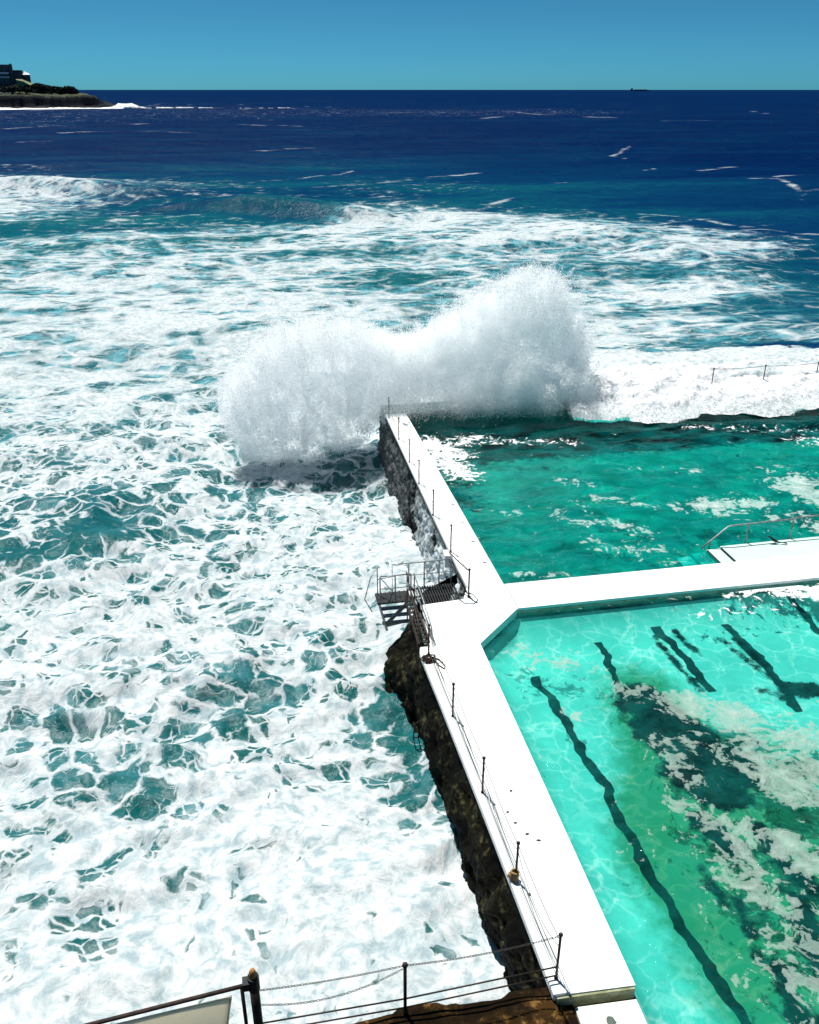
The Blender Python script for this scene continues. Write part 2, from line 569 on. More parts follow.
M['line'] = _t.finish(_t.n('MixShader', {0: _t.math('MULTIPLY', _m, 0.80), 1: _t.n('BsdfTransparent'), 2: _t.n('BsdfDiffuse', {'Color': (0.008, 0.03, 0.032, 1)})}))
M['droplet'] = make_droplet_mat()
M['foam'] = make_foam_mat()


def make_floor_mat(name, base, base2):
    t = NT(name)
    p = t.pos()
    n1 = t.noise(p, 0.45, 6, 0.6)
    n2 = t.noise(p, 2.6, 5, 0.6)
    c = t.mixc(t.smooth(n1, 0.35, 0.66), base, base2)
    al = t.math('ADD', t.attr('algae'), t.math('MULTIPLY_ADD', n2, 0.7, -0.35))
    al2 = t.smooth(al, 0.25, 0.85)
    c = t.mixc(t.math('MULTIPLY', al2, t.smooth(t.attr('algae'), 0.0, 0.2)), c, (0.13, 0.30, 0.16))
    dk = t.smooth(t.math('ADD', t.attr('rock'), t.math('MULTIPLY_ADD', n2, 0.8, -0.4)), 0.42, 0.62)  # near pool: dark rock bed; far pool: shade painted into the floor colour
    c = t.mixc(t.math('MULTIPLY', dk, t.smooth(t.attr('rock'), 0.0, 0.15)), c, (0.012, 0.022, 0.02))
    return t.finish(bsdf(t, c, 0.8, t.bump(n2, 0.05, 0.4), 0.2))


M['floor_near'] = make_floor_mat('pale_pool_floor', (0.62, 0.80, 0.72), (0.46, 0.66, 0.60))
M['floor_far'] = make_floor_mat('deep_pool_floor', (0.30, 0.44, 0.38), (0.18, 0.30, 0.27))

SL = -3.0           # sea level; the walkway tops are z = 0
WL = -0.21          # pool water level

# ------------------------------------------------------------------ sea
AZ = np.radians(np.array([-24.0, -14.6, -6.0, 3.0, 12.0, 21.0, 29.0, 36.0])) + 0.0
ROWS_R = []
TY = [91.5, 98, 106, 112, 125, 140, 160, 172, 185, 200, 212, 222, 235, 250, 275, 300, 330, 360, 390, 420, 450, 475, 500, 530, 560, 600, 640, 680, 720, 760, 800, 850, 900, 960, 1024]
TX = [0, 136, 273, 410, 546, 683, 819]
COV = [
 [0.00, 0.00, 0.00, 0.00, 0.00, 0.00, 0.00], [0.05, 0.05, 0.00, 0.00, 0.00, 0.00, 0.00], [0.10, 0.10, 0.08, 0.02, 0.03, 0.00, 0.00],
 [0.15, 0.12, 0.15, 0.15, 0.15, 0.05, 0.10], [0.10, 0.08, 0.03, 0.00, 0.00, 0.00, 0.00], [0.02, 0.00, 0.00, 0.00, 0.00, 0.00, 0.00],
 [0.00, 0.00, 0.00, 0.00, 0.00, 0.02, 0.00], [0.55, 0.05, 0.00, 0.03, 0.00, 0.00, 0.00], [0.95, 0.55, 0.08, 0.22, 0.02, 0.00, 0.12],
 [0.75, 0.15, 0.12, 0.15, 0.03, 0.02, 0.05], [0.33, 0.33, 0.10, 0.45, 0.15, 0.05, 0.05], [0.42, 0.36, 0.38, 0.72, 0.72, 0.30, 0.03],
 [0.39, 0.47, 0.49, 0.63, 0.63, 0.57, 0.06], [0.51, 0.55, 0.55, 0.59, 0.57, 0.63, 0.12], [0.51, 0.57, 0.57, 0.52, 0.57, 0.57, 0.39],
 [0.55, 0.59, 0.57, 0.62, 0.57, 0.57, 0.45], [0.53, 0.59, 0.63, 0.67, 0.65, 0.61, 0.41], [0.66, 0.70, 0.74, 0.80, 0.80, 0.66, 0.52],
 [0.72, 0.75, 0.80, 0.80, 0.90, 0.90, 0.85], [0.69, 0.71, 0.74, 0.74, 0.74, 0.74, 0.74], [0.64, 0.62, 0.64, 0.54, 0.54, 0.54, 0.54],
 [0.46, 0.48, 0.52, 0.54, 0.54, 0.54, 0.54], [0.36, 0.44, 0.60, 0.79, 0.74, 0.74, 0.74], [0.40, 0.54, 0.66, 0.84, 0.74, 0.74, 0.74],
 [0.68, 0.72, 0.68, 0.82, 0.74, 0.74, 0.74], [0.74, 0.68, 0.66, 0.72, 0.74, 0.74, 0.74], [0.74, 0.70, 0.62, 0.66, 0.74, 0.74, 0.74],
 [0.72, 0.62, 0.62, 0.60, 0.64, 0.64, 0.64], [0.58, 0.52, 0.60, 0.44, 0.54, 0.54, 0.54], [0.56, 0.62, 0.60, 0.48, 0.54, 0.54, 0.54],
 [0.67, 0.73, 0.77, 0.61, 0.57, 0.57, 0.57], [0.75, 0.85, 0.89, 0.77, 0.77, 0.77, 0.77], [0.79, 0.90, 0.92, 0.92, 0.87, 0.87, 0.87],
 [0.87, 0.92, 0.92, 0.94, 0.87, 0.87, 0.87], [0.95, 0.97, 0.97, 0.97, 0.95, 0.95, 0.95]]
TURB = {91.5: (0, 0, 0), 125: (.0, 0, 0), 150: (.10, .06, .02), 165: (.34, .24, .10), 185: (.52, .42, .20), 200: (.58, .52, .28), 215: (.64, .64, .38),
        235: (.70, .72, .46), 260: (.72, .74, .54), 300: (.80, .80, .55), 360: (.88, .86, .7), 420: (.92, .9, .8), 500: (.86, .95, .9), 560: (.97, .98, .95), 1024: (1, 1, 1)}


def table_r(yv):
    """distance over the water belonging to a row of the survey tables"""
    p = at(409.5, yv, SL)
    return math.hypot(p[0], p[1])


def polar_table(vals, ys, xs, r, az):
    """bilinear lookup of a table surveyed over (distance, bearing)"""
    lr = np.log([table_r(v) for v in ys])
    order = np.argsort(lr)
    lr = lr[order]
    V = np.array(vals, dtype=float)[order]
    aa = np.array([math.atan2(*at(x, 300, SL)[:2]) for x in xs])
    fi = np.interp(np.log(np.maximum(r, 1)), lr, np.arange(len(lr)))
    fj = np.interp(az, aa, np.arange(len(aa)))
    i0 = np.clip(fi.astype(int), 0, len(lr) - 2)
    j0 = np.clip(fj.astype(int), 0, len(aa) - 2)
    a, b = fi - i0, fj - j0
    return (V[i0, j0] * (1 - b) + V[i0, j0 + 1] * b) * (1 - a) + (V[i0 + 1, j0] * (1 - b) + V[i0 + 1, j0 + 1] * b) * a


def build_sea():
    rs = [6.0]
    while rs[-1] < 70000: rs.append(rs[-1] * (1.0082 if rs[-1] < 900 else 1.03))
    rs = np.array(rs)
    az = np.radians(np.arange(-42, 62, 0.115)) 
    A, Rr = np.meshgrid(az, rs)
    X, Y = Rr * np.sin(A), Rr * np.cos(A)
    step = Rr * 0.0082
    wx = X + 6 * (fbm(X / 40, Y / 40, 2, 90) - .5) + 1.6 * (fbm(X / 7, Y / 7, 2, 91) - .5)
    wy = Y + 6 * (fbm(X / 40, Y / 40, 2, 92) - .5) + 1.6 * (fbm(X / 7, Y / 7, 2, 93) - .5)
    Z = np.zeros_like(X)
    r2 = np.random.default_rng(5)
    for lam, amp in ((130, .42), (90, .34), (60, .26), (38, .20), (24, .15), (16, .11), (10.5, .085), (7, .065), (4.6, .05), (3.1, .036), (2.0, .024)):
        for k in range(3):
            th = R(90 + 12) + r2.normal(0, .28 if lam > 20 else .75)
            ph = r2.uniform(0, 6.28)
            s = np.sin((wx * math.cos(th) + wy * math.sin(th)) * 2 * math.pi / lam + ph)
            crest = 1 - np.sqrt(np.abs(s) + 0.02) if lam < 12 else s
            Z += amp * 0.62 * crest * sstep(2.0, 5.0, lam / step)
    # shelter: chop is lower close to the wall, swell dies in the shallows
    Z *= 0.40 + 0.60 * sstep(25, 120, Rr)
    Z += 0.55 * (fbm(X / 2.2, Y / 1.8, 4, 31) - .5) * sstep(120, 30, Rr)
    Z += 0.40 * (1 - np.abs(2 * fbm(X / 3.4, Y / 2.0, 3, 33) - 1) * 2.2) * sstep(90, 35, Rr) * sstep(8, 24, Rr)
    Z += 0.9 * (fbm(X / 9, Y / 6, 3, 35) - .5) * sstep(20, 45, Rr) * sstep(200, 120, Rr)
    cov = polar_table(COV, TY, TX, Rr, A)
    ty = sorted(TURB)
    turb = polar_table([TURB[k] for k in ty], ty, [0, 410, 819], Rr, A)

    def poly_dist(pts):
        """distance to a polyline, signed offset towards the open sea, and progress along it"""
        best = np.full(X.shape, 1e9)
        sg = np.zeros(X.shape)
        pr = np.zeros(X.shape)
        L = len(pts) - 1
        for i in range(L):
            a, b = np.array(pts[i][:2]), np.array(pts[i + 1][:2])
            d = b - a
            l2 = d @ d
            t = np.clip(((X - a[0]) * d[0] + (Y - a[1]) * d[1]) / l2, 0, 1)
            ex, ey = X - a[0] - t * d[0], Y - a[1] - t * d[1]
            dd = np.hypot(ex, ey)
            m = dd < best
            side = np.sign(d[0] * ey - d[1] * ex)
            best = np.where(m, dd, best)
            sg = np.where(m, side * dd, sg)
            pr = np.where(m, (i + t) / L, pr)
        return best, sg, pr

    # a steep green wave standing up before it breaks
    P = lambda *pp: [at(x, y, SL) for x, y in pp]
    for pts, hgt, face, back in ((P((120, 212), (190, 211), (250, 214), (300, 218), (350, 221), (400, 221)), 3.0, 2.8, 11.0),
                                 (P((-80, 190), (0, 193), (60, 195), (120, 197), (165, 200)), 2.6, 3.0, 14.0),
                                 (P((560, 160), (650, 159), (740, 158), (860, 157)), 1.5, 14.0, 22.0),
                                 (P((-60, 250), (40, 246), (110, 243), (170, 245)), .9, 4.0, 9.0),
                                 (P((-20, 455), (60, 452), (150, 446), (230, 440)), .75, 2.2, 5.0),
                                 (P((-20, 700), (100, 690), (200, 688), (300, 680)), .35, 1.0, 2.2),
                                 (P((400, 222), (520, 226), (640, 240), (720, 262), (770, 290)), .8, 6.0, 5.0)):
        b, s, pr = poly_dist(pts)
        env = np.sin(np.clip(pr, 0.02, 0.98) * math.pi) ** 0.6
        # positive s lies on the seaward side of a line drawn left to right
        Z += hgt * env * np.where(s > 0, np.exp(-(s / back) ** 2), np.exp(-(s / face) ** 2))
    b, s, pr = poly_dist(P((110, 212), (190, 211), (250, 214), (300, 218), (350, 221)))
    m = np.exp(-((s + 2.6) / 5.0) ** 2) * np.sin(np.clip(pr, .0, 1.) * math.pi) ** .5
    cov = cov * (1 - .95 * m)
    turb = turb - m * .22  # front of the wave darkened in colour, as its side away from the sun
    # white threads and whitecaps on the open water
    streak = np.zeros_like(X)
    for w, pts in ((1.6, P((610, 147), (628, 148), (630, 150), (617, 155), (612, 159), (626, 161))), (1.4, P((645, 170), (655, 167))), (1.8, P((752, 183), (778, 183), (800, 192), (822, 191))),
                   (1.6, P((775, 181), (800, 179), (822, 178))), (7, P((355, 113), (430, 112), (500, 113), (548, 114))), (7, P((585, 117), (615, 117))), (7, P((750, 112), (800, 115))),
                   (8, P((0, 111), (60, 110.2), (100, 110))), (9, P((98, 108), (125, 105), (170, 107), (230, 108), (320, 109))), (6, P((0, 129), (60, 127), (110, 126), (145, 123))),
                   (5, P((150, 126), (210, 124), (300, 127))), (5, P((0, 120), (40, 120))), (7, P((255, 110), (320, 111))), (8, P((140, 104), (220, 103))),
                   (1.5, P((315, 190), (340, 185), (400, 180))), (1.1, P((245, 182), (300, 178), (355, 170))), (.9, P((10, 223), (60, 220), (120, 214))), (.9, P((60, 238), (120, 232), (165, 224))),
                   (1.0, P((120, 205), (150, 198), (175, 196))), (1.2, P((490, 206), (515, 200))), (1.3, P((700, 222), (740, 228), (765, 226))), (1.1, P((640, 214), (690, 220))),
                   (1.3, P((745, 230), (819, 236))), (1.2, P((740, 262), (780, 256), (825, 254))), (6, P((100, 106), (190, 104.5), (260, 105.5), (330, 107))), (7, P((120, 109), (200, 109.5), (290, 110.5))), (4, P((225, 121), (330, 119))), (4, P((60, 133), (150, 131), (220, 133))), (3, P((20, 141), (90, 139))), (3.5, P((420, 128), (520, 127))), (2.5, P((250, 150), (330, 147))), (2, P((430, 176), (480, 172))), (2, P((560, 184), (600, 181))), (4, P((660, 122), (720, 121))), (2.2, P((700, 170), (735, 167))), (5, P((480, 119), (500, 118))), (5, P((780, 128), (808, 128)))):
        b, s, pr = poly_dist(pts)
        streak = np.maximum(streak, np.exp(-(b / w) ** 2) * .95)
    # the surge that has just hit the far end of the baths
    Z += SL
    sur = np.exp(-np.clip(Y - 48, 0, None) ** 2 / 20 ** 2) * sstep(6.5, 19, X + .15 * (Y - 47)) * sstep(44.5, 46.5, Y)
    Z += 3.15 * sur
    Z -= 0.7 * np.exp(-((X - 3) / 6) ** 2 - ((Y - 42) / 9) ** 2)
    Z = np.where(X > 7.4, np.where(Y < 46.4, np.minimum(Z, -3.2), Z), Z)
    # backwash that runs off the foot of the near rock
    bw = np.exp(-((X - 3.9) / .7) ** 2) * sstep(15, 18, Y) * sstep(27, 24, Y)
    cov = cov - .10 * bw
    dark = .75 * np.exp(-((X - 38.5) / 4.5) ** 2 - ((Y - 55) / 4.2) ** 2)
    cov -= .8 * dark
    turb -= .7 * dark
    sweep = fbm((X + .35 * Y) / 26, (Y - .25 * X) / 8.5, 4, 141) - .5
    cov += np.where(cov > .2, .75 * sweep, 0) * sstep(48, 65, Rr) * sstep(175, 140, Rr)
    cov = np.clip(cov, 0, 1.2)
    o = grid_obj('sea', X, Y, Z, M['sea'], attrs={'cov': cov, 'turb': turb, 'dist': Rr, 'streak': streak})
    tag(o, 'deep blue ocean turning to teal and white foam beside the pool walls', 'sea', kind='structure')


build_sea()

# ------------------------------------------------------------------ pool walls
EDGE = [(4.90, 10.62), (4.86, 12.5), (4.80, 15.0), (4.73, 17.5), (4.65, 20.0), (4.55, 22.85)]   # outer edge of the near walkway


def edge_x(y):
    return float(np.interp(y, [p[1] for p in EDGE], [p[0] for p in EDGE]))


w = empty('sea_wall', (5.7, 17, 0), 'wide white walkway on the near sea wall with a dark rock face below', 'sea wall')
m = MB()
m.prism([(5.20, 10.62), (6.60, 10.55), (6.60, 22.75), (8.42, 24.58), (8.42, 26.28), (7.03, 26.30), (6.72, 25.52), (5.14, 25.40), (5.02, 23.3), (4.88, 22.9)], -0.30, 0.0)
m.build('deck', M['deck'], w)
m = MB()
m.prism(EDGE[:5] + [(4.55, 22.55), (4.62, 22.86), (4.865, 22.86)] + [(5.19, 10.62)], -0.16, 0.045)
m.build('curb', M['curb'], w, bevel=0.03)
m = MB()
m.prism([(5.08, 10.67), (6.57, 10.6), (6.57, 22.76), (8.39, 24.61), (8.39, 26.25), (7.06, 26.27), (5.0, 25.35), (4.85, 22.8)], -6, -0.303)
m.build('wall_core', M['concrete'], w)
m = MB()
m.prism([(4.96, 10.575), (6.575, 10.50), (6.575, 10.545), (4.96, 10.615)], -0.33, -0.035)
m.build('riser', M['riser'], w)


def rock_face(name, y0, y1, topx, z0, z1, bulge, mat, parent, seed, foot=0.0, dy=0.06, dz=0.06):
    ys = np.arange(y0, y1 + dy, dy)
    zs = np.arange(z1, z0 - dz, -dz)
    Yg, Zg = np.meshgrid(ys, zs, indexing='ij')
    tx = np.interp(Yg, [p[1] for p in topx], [p[0] for p in topx])
    k = np.clip((z1 - Zg) / (z1 - z0), 0, 1)
    b = fbm(Yg / 2.2, Zg / 1.3, 5, seed) - .35
    rid = np.abs(fbm(Yg / .9 + 3, Zg / .7, 4, seed + 40) - .5)
    Xg = tx + 0.10 - bulge * (b * sstep(0, .15, k) + .22 * sstep(0, .3, k)) + .7 * rid * sstep(0, .1, k) + .22 * (fbm(Yg / .3, Zg / .26, 4, seed + 9) - .5) * sstep(0, .1, k) - foot * k ** 1.3
    if bulge > .6: Xg = Xg - .85 * np.exp(-((Yg - 25.4) / 1.5) ** 2) * sstep(.10, .34, k)
    run = sstep(0, .12, k) * (0.15 + 0.85 * sstep(39, 31, Yg))
    return grid_obj(name, Xg, Yg, Zg, mat, parent, attrs={'run': run})


rock_face('rock_face', 10.0, 27.6, [(5.0, 9.5), (4.92, 10.6), (4.80, 15), (4.65, 20), (4.52, 23), (4.75, 25.2), (5.4, 26.6), (6.9, 27.6)], -6.0, -0.17, 0.75, M['rock'], w, 3, foot=0.15)

w = empty('cross_wall', (20, 25.4, 0), 'white walkway crossing between the near pool and the far pool', 'pool wall')
m = MB()
m.prism([(8.45, 24.58), (46, 24.58), (46, 26.2), (8.45, 26.26)], -0.10, 0.0)
m.build('deck', M['deck'], w)
m = MB()
m.prism([(8.45, 24.63), (46, 24.63), (46, 26.16), (8.45, 26.22)], -6, -0.103)
m.build('wall_core', M['pool_side'], w)

w = empty('sea_wall', (7.7, 36, 0), 'narrow white walkway on the far sea wall running out to the splash', 'sea wall')
m = MB()
m.prism([(7.03, 26.33), (8.40, 26.31), (8.25, 45.25), (7.10, 45.25)], -0.14, 0.0)
m.build('deck', M['deck'], w)
m = MB()
m.prism([(7.15, 26.35), (8.37, 26.34), (8.22, 45.2), (7.2, 45.2)], -6, -0.143)
m.build('wall_core', M['concrete'], w)
m = MB()
for i in range(10):
    y = 27.9 + i * 1.75
    m.box(8.06, 8.20, y, y + .07, 0.002, 0.006)
dm = m.build('drain_slot', M['steel'], w)
rock_face('rock_face', 26.8, 47.2, [(6.98, 26), (7.0, 36), (7.05, 47.5)], -6.5, -0.06, 0.34, M['rock_far'], w, 19, foot=0.45)

w = empty('end_wall', (26, 46, 0), 'far end wall of the baths buried under the breaking wave', 'pool wall')
m = MB()
m.prism([(7.10, 45.28), (46, 45.28), (46, 46.9), (7.10, 46.9)], -6, -0.02)
m.build('wall_body', M['shaded_wall'], w, bevel=0.02)

# lower slab at the near end
o = MB()
o.prism([(5.30, 10.46), (6.58, 10.40), (6.50, 3.0), (5.22, 3.0)], -6, -0.26 + .055)
s = o.build('lower_slab', M['slab'], bevel=0.015)
tag(s, 'worn white concrete slab one step below the near end of the walkway', 'slab')
o = MB()
o.box(5.80, 5.98, 9.98, 10.14, -0.2045, -0.199)
o.add([(5.78, 10.02, -.2035), (5.86, 9.92, -.2035), (6.02, 10.0, -.2035), (5.97, 10.18, -.2035), (5.84, 10.17, -.2035)], [(0, 1, 2, 3, 4)])
b = MB()
b.prism([(5.80, 10.03), (5.86, 9.95), (5.99, 10.0), (5.96, 10.13), (5.87, 10.16), (5.82, 10.12)], -0.2045, -0.195)
tag(b.build('concrete_patch', M['concrete']), 'small grey patch stuck on the worn white slab', 'patch')

# brown rock ledge at the bottom of the picture
xs = np.arange(-9, 5.35, 0.1)
ys = np.arange(3.0, 11.45, 0.1)
Xg, Yg = np.meshgrid(xs, ys, indexing='ij')
edge = 10.98 + .24 * (fbm(Xg / 1.1, Xg * 0, 3, 4) - .5)
Zg = -0.16 + .30 * (fbm(Xg / 1.6, Yg / .55, 5, 8) - .5) - .10 * sstep(4.2, 5.2, Xg)
Yg2 = np.where(Yg > edge, edge + .12 * (Yg - edge), Yg)
Zg = np.where(Yg > edge, Zg - 9.5 * (Yg - edge), Zg)
Zg = np.where((Xg > 4.9) & (Yg < 10.6), np.minimum(Zg, -0.30), Zg)
o = grid_obj('rock_ledge', Xg, Yg2, Zg, M['ledge'])
tag(o, 'brown wet rock ledge below the low fence at the bottom edge', 'rock ledge')

# ------------------------------------------------------------------ pools
def gauss(X, Y, cx, cy, sx, sy, rot=0.0):
    c, s = math.cos(rot), math.sin(rot)
    dx, dy = X - cx, Y - cy
    u, v = dx * c + dy * s, -dx * s + dy * c
    return np.exp(-(u / sx) ** 2 - (v / sy) ** 2)


def seg(X, Y, a, b, wd):
    a, b = np.array(a[:2]), np.array(b[:2])
    d = b - a
    t = np.clip(((X - a[0]) * d[0] + (Y - a[1]) * d[1]) / (d @ d), 0, 1)
    return np.exp(-((X - a[0] - t * d[0]) ** 2 + (Y - a[1] - t * d[1]) ** 2) / wd ** 2)


def pw(x, y): return at(x, y, WL)


# near pool
FZ = -1.05
xs, ys = np.arange(6.62, 46, .1), np.arange(2, 24.60, .1)
Xg, Yg = np.meshgrid(xs, ys, indexing='ij')
fp = lambda x, y: at(x, y, FZ)
def floor_z(x, y):
    """floor with a rounded foot along the walls"""
    return FZ + np.minimum(.70, np.maximum(.78 * np.exp(-np.abs(24.6 - y) / .6), .78 * np.exp(-np.abs(x - 6.6 - np.clip(y - 22.75, 0, 2)) / .4)))


rock = np.zeros_like(Xg)
for a, b, wd, k in (((640, 700), (690, 740), 1.0, 1), ((660, 730), (735, 770), 1.05, 1), ((690, 770), (720, 790), 1.0, 1), ((700, 820), (735, 850), .55, .8), ((760, 830), (800, 880), .5, .7), ((800, 900), (819, 960), .5, .7),
                    ((720, 640), (790, 690), .35, .62), ((655, 640), (700, 690), .3, .60), ((790, 690), (815, 690), .6, .8), ((740, 900), (760, 960), .4, .6), ((780, 970), (800, 1020), .5, .65), ((770, 850), (819, 890), .6, .62), ((700, 870), (725, 905), .35, .6), ((805, 930), (830, 980), .7, .65), ((760, 690), (790, 700), .4, .6), ((735, 640), (765, 665), .3, .7), ((675, 635), (700, 655), .3, .6)):
    rock = np.maximum(rock, k * seg(Xg, Yg, fp(*a), fp(*b), wd))
algae = np.clip(seg(Xg, Yg, fp(640, 690), fp(700, 850), 1.6) * .9 + seg(Xg, Yg, fp(700, 850), fp(800, 1010), 2.2) * 1.0 + seg(Xg, Yg, fp(800, 780), fp(900, 950), 3) * .7, 0, 1)
mott = np.clip(seg(Xg, Yg, fp(740, 850), fp(819, 1010), 1.7) + .8 * seg(Xg, Yg, fp(800, 780), fp(860, 900), 2.2), 0, 1)
rock = np.maximum(rock, .47 * mott)
root = empty('swimming_pool', (14, 15, -2), 'turquoise near pool with wavering black lane lines and a dark bed', 'pool')
grid_obj('pool_floor', Xg, Yg, floor_z(Xg, Yg), M['floor_near'], root, attrs={'rock': rock, 'algae': algae})


def lane(pts, wd, name='lane_line'):
    """a painted line, uneven along its edges, the waver of refraction built into its shape"""
    pts = [np.array(fp(*p)[:2]) for p in pts]
    P = []
    for i in range(len(pts) - 1):
        n = max(2, int(np.hypot(*(pts[i + 1] - pts[i])) / .08))
        for k in range(n): P.append(pts[i] + (pts[i + 1] - pts[i]) * k / n)
    P.append(pts[-1])
    P = np.array(P)
    wob = (fbm(P[:, 1] / .6, P[:, 1] * 0 + len(name), 3, int(abs(P[0, 0]) * 10)) - .5) * .34
    wv = wd * (.50 + .90 * fbm(P[:, 1] / .35, P[:, 1] * 0, 3, int(abs(P[0, 0]) * 7) + 3))
    m = MB()
    vs = []
    for i in range(len(P)):
        xa, xb = P[i, 0] + wob[i] - wv[i] / 2, P[i, 0] + wob[i] + wv[i] / 2
        vs += [(xa, P[i, 1], floor_z(xa, P[i, 1]) + .015), (xb, P[i, 1], floor_z(xb, P[i, 1]) + .015)]
    m.add(vs, [(2 * i, 2 * i + 1, 2 * i + 3, 2 * i + 2) for i in range(len(P) - 1)])
    return m.build(name, M['line'], root)


lane([(760, 1060), (735, 1010), (700, 958), (660, 890), (632, 845), (608, 795), (580, 745), (555, 705), (535, 677)], .29)
lane([(622, 690), (612, 668), (598, 645)], .26)
lane([(712, 692), (690, 662), (665, 640), (652, 632)], .32)
lane([(800, 712), (770, 672), (745, 645), (722, 628)], .36)
lane([(860, 660), (819, 632), (795, 612), (778, 604)], .30)
lane([(860, 622), (819, 598), (800, 590)], .30)
# the water
xs, ys = np.arange(6.615, 46, .08), np.arange(2, 24.615, .08)
Xg, Yg = np.meshgrid(xs, ys, indexing='ij')
Zg = WL + .05 * (fbm(Xg / 1.6, Yg / 1.1, 3, 61) - .5)
cov = np.full_like(Xg, .18)
for a, b, wd, k in (((505, 655), (560, 665), .85, .40), ((560, 660), (600, 665), .7, .30), ((625, 690), (700, 705), .55, .42), ((690, 705), (819, 745), .85, .46), ((760, 760), (830, 790), 1.3, .42),
                    ((730, 830), (819, 860), 1.3, .36), ((690, 740), (720, 760), .5, .30), ((650, 745), (690, 790), .7, .33), ((720, 840), (819, 960), 1.2, .31), ((560, 710), (600, 720), .4, .22),
                    ((760, 880), (819, 1010), 1.4, .29), ((660, 780), (700, 830), .6, .28), ((640, 850), (660, 880), .3, .28), ((600, 780), (612, 800), .25, .22), ((735, 960), (760, 1010), .6, .24)):
    cov = np.maximum(cov, .18 + k * seg(Xg, Yg, pw(*a), pw(*b), wd))
cov += .06 * seg(Xg, Yg, pw(720, 840), pw(800, 1010), 2.2)
cov += .10 * sstep(9.5, 13, Xg) * sstep(21.5, 18, Yg)
churn = np.zeros_like(Xg)
for a, b, wd, k in (((525, 604), (600, 596), .45, .55), ((600, 597), (740, 585), .4, .45), ((740, 588), (830, 590), .8, .75), ((700, 615), (780, 605), .4, .25)):
    churn = np.maximum(churn, k * seg(Xg, Yg, pw(*a), pw(*b), wd))
o = grid_obj('pool_water', Xg, Yg, Zg, M['pool_near'], attrs={'cov': cov, 'churn': churn, 'deep': np.zeros_like(Xg)})
tag(o, 'clear turquoise water of the near pool with scum floating on it', 'water', kind='structure')
m = MB()
m.prism([(46.003, 2), (49, 2), (49, 46.9), (46.003, 46.9)], -6, 0)
tag(m.build('side_wall', M['deck']), 'white outer walkway along the far right side of both pools', 'pool wall')
# far pool
root = empty('swimming_pool', (20, 36, -2), 'deep green far pool between the cross wall and the breaking wave', 'pool')
xs, ys = np.arange(8.28, 46, .2), np.arange(26.25, 45.28, .2)
Xg, Yg = np.meshgrid(xs, ys, indexing='ij')
zz = np.zeros_like(Xg)
grid_obj('pool_floor', Xg, Yg, np.full_like(Xg, -1.6), M['floor_far'], root, attrs={'rock': .95 * sstep(39.0, 43.0, Yg), 'algae': zz})  # rock here paints the shade below the splash onto the far floor
xs, ys = np.arange(8.2, 46, .1), np.arange(26.2, 45.30, .1)
Xg, Yg = np.meshgrid(xs, ys, indexing='ij')
Zg = WL + .16 * (fbm(Xg / 2.6, Yg / 1.5, 4, 71) - .5) + .5 * sstep(37, 43, Yg) * (fbm(Xg / 3.0, Yg / 1.1, 4, 72) - .5)
cov = np.full_like(Xg, .20)
for a, b, wd, k in (((700, 505), (760, 503), .8, .50), ((600, 500), (720, 512), .6, .33), ((560, 510), (640, 530), 1.0, .29), ((790, 480), (830, 500), 1.6, .52), ((600, 545), (670, 555), .9, .28), ((520, 575), (560, 575), .5, .32),
                    ((700, 500), (819, 525), 1.0, .36), ((480, 510), (520, 515), .5, .25), ((640, 470), (700, 470), .6, .20), ((560, 480), (600, 485), .7, .2)):
    cov = np.maximum(cov, .20 + k * seg(Xg, Yg, pw(*a), pw(*b), wd))
churn = np.zeros_like(Xg)
for a, b, wd, k in (((430, 442), (455, 455), .9, .95), ((440, 455), (462, 475), .9, .85), ((455, 442), (480, 438), .6, .6), ((490, 440), (570, 442), .5, .45), ((690, 428), (819, 430), .5, .28), ((800, 440), (819, 440), .8, .35)):
    churn = np.maximum(churn, k * seg(Xg, Yg, pw(*a), pw(*b), wd))
o = grid_obj('pool_water', Xg, Yg, Zg, M['pool_far'], attrs={'cov': cov, 'churn': churn, 'deep': .9 * sstep(38.5, 44.0, Yg + 1.6 * (fbm(Xg / 3.5, Yg / 1.2, 4, 75) - .5))})  # deep: shaded band before the splash, put into the water colour
tag(o, 'deep green rippled water of the far pool', 'water', kind='structure')

# ------------------------------------------------------------------ ramp with steps and handrail
ramp = empty('pool_ramp', (22, 27, 0), 'pale submerged ramp with steps against the far side of the cross wall', 'ramp')
m = MB()
m.prism([(17.75, 26.22), (46, 26.22), (46, 28.0), (17.75, 27.75)], -2.4, -0.13)
m.build('ramp_slab', M['ramp'], ramp, bevel=0.03)
for k in range(3):
    m = MB()
    m.prism([(17.74 - .62 * (k + 1), 26.24), (17.735 - .62 * k, 26.24), (17.735 - .62 * k, 27.7), (17.74 - .62 * (k + 1), 27.66)], -2.4, -0.19 - .12 * k)
    m.build('step', M['ramp'], ramp, bevel=0.02)
for x in (17.1, 17.68):
    m = MB()
    m.prism([(x, 26.28), (x + .07, 26.28), (x + .07, 27.6), (x, 27.6)], -0.126 if x > 17.2 else -.186, -0.118 if x > 17.2 else -.178)
    m.build('nosing_strip', M['grate'], ramp)
hr = empty('handrail', (19, 27.9, 0), 'grey tubular handrail sloping down beside the ramp steps', 'handrail')
m = MB()
m.tube([(16.95, 27.75, -0.18), (17.3, 27.78, .10), (18.0, 27.82, .66), (18.15, 27.82, .70), (20.5, 27.86, .72), (21.4, 27.87, .78), (26, 27.9, .80), (34, 28.0, .8)], .032)
m.build('top_rail', M['galv'], hr, True)
for x, zt in ((17.35, .14), (18.9, .70), (20.85, .74), (24.3, .79), (28, .8)):
    m = MB()
    m.tube([(x, 27.83, -.4), (x, 27.83, zt)], .032)
    m.build('post', M['galv'], hr, True)


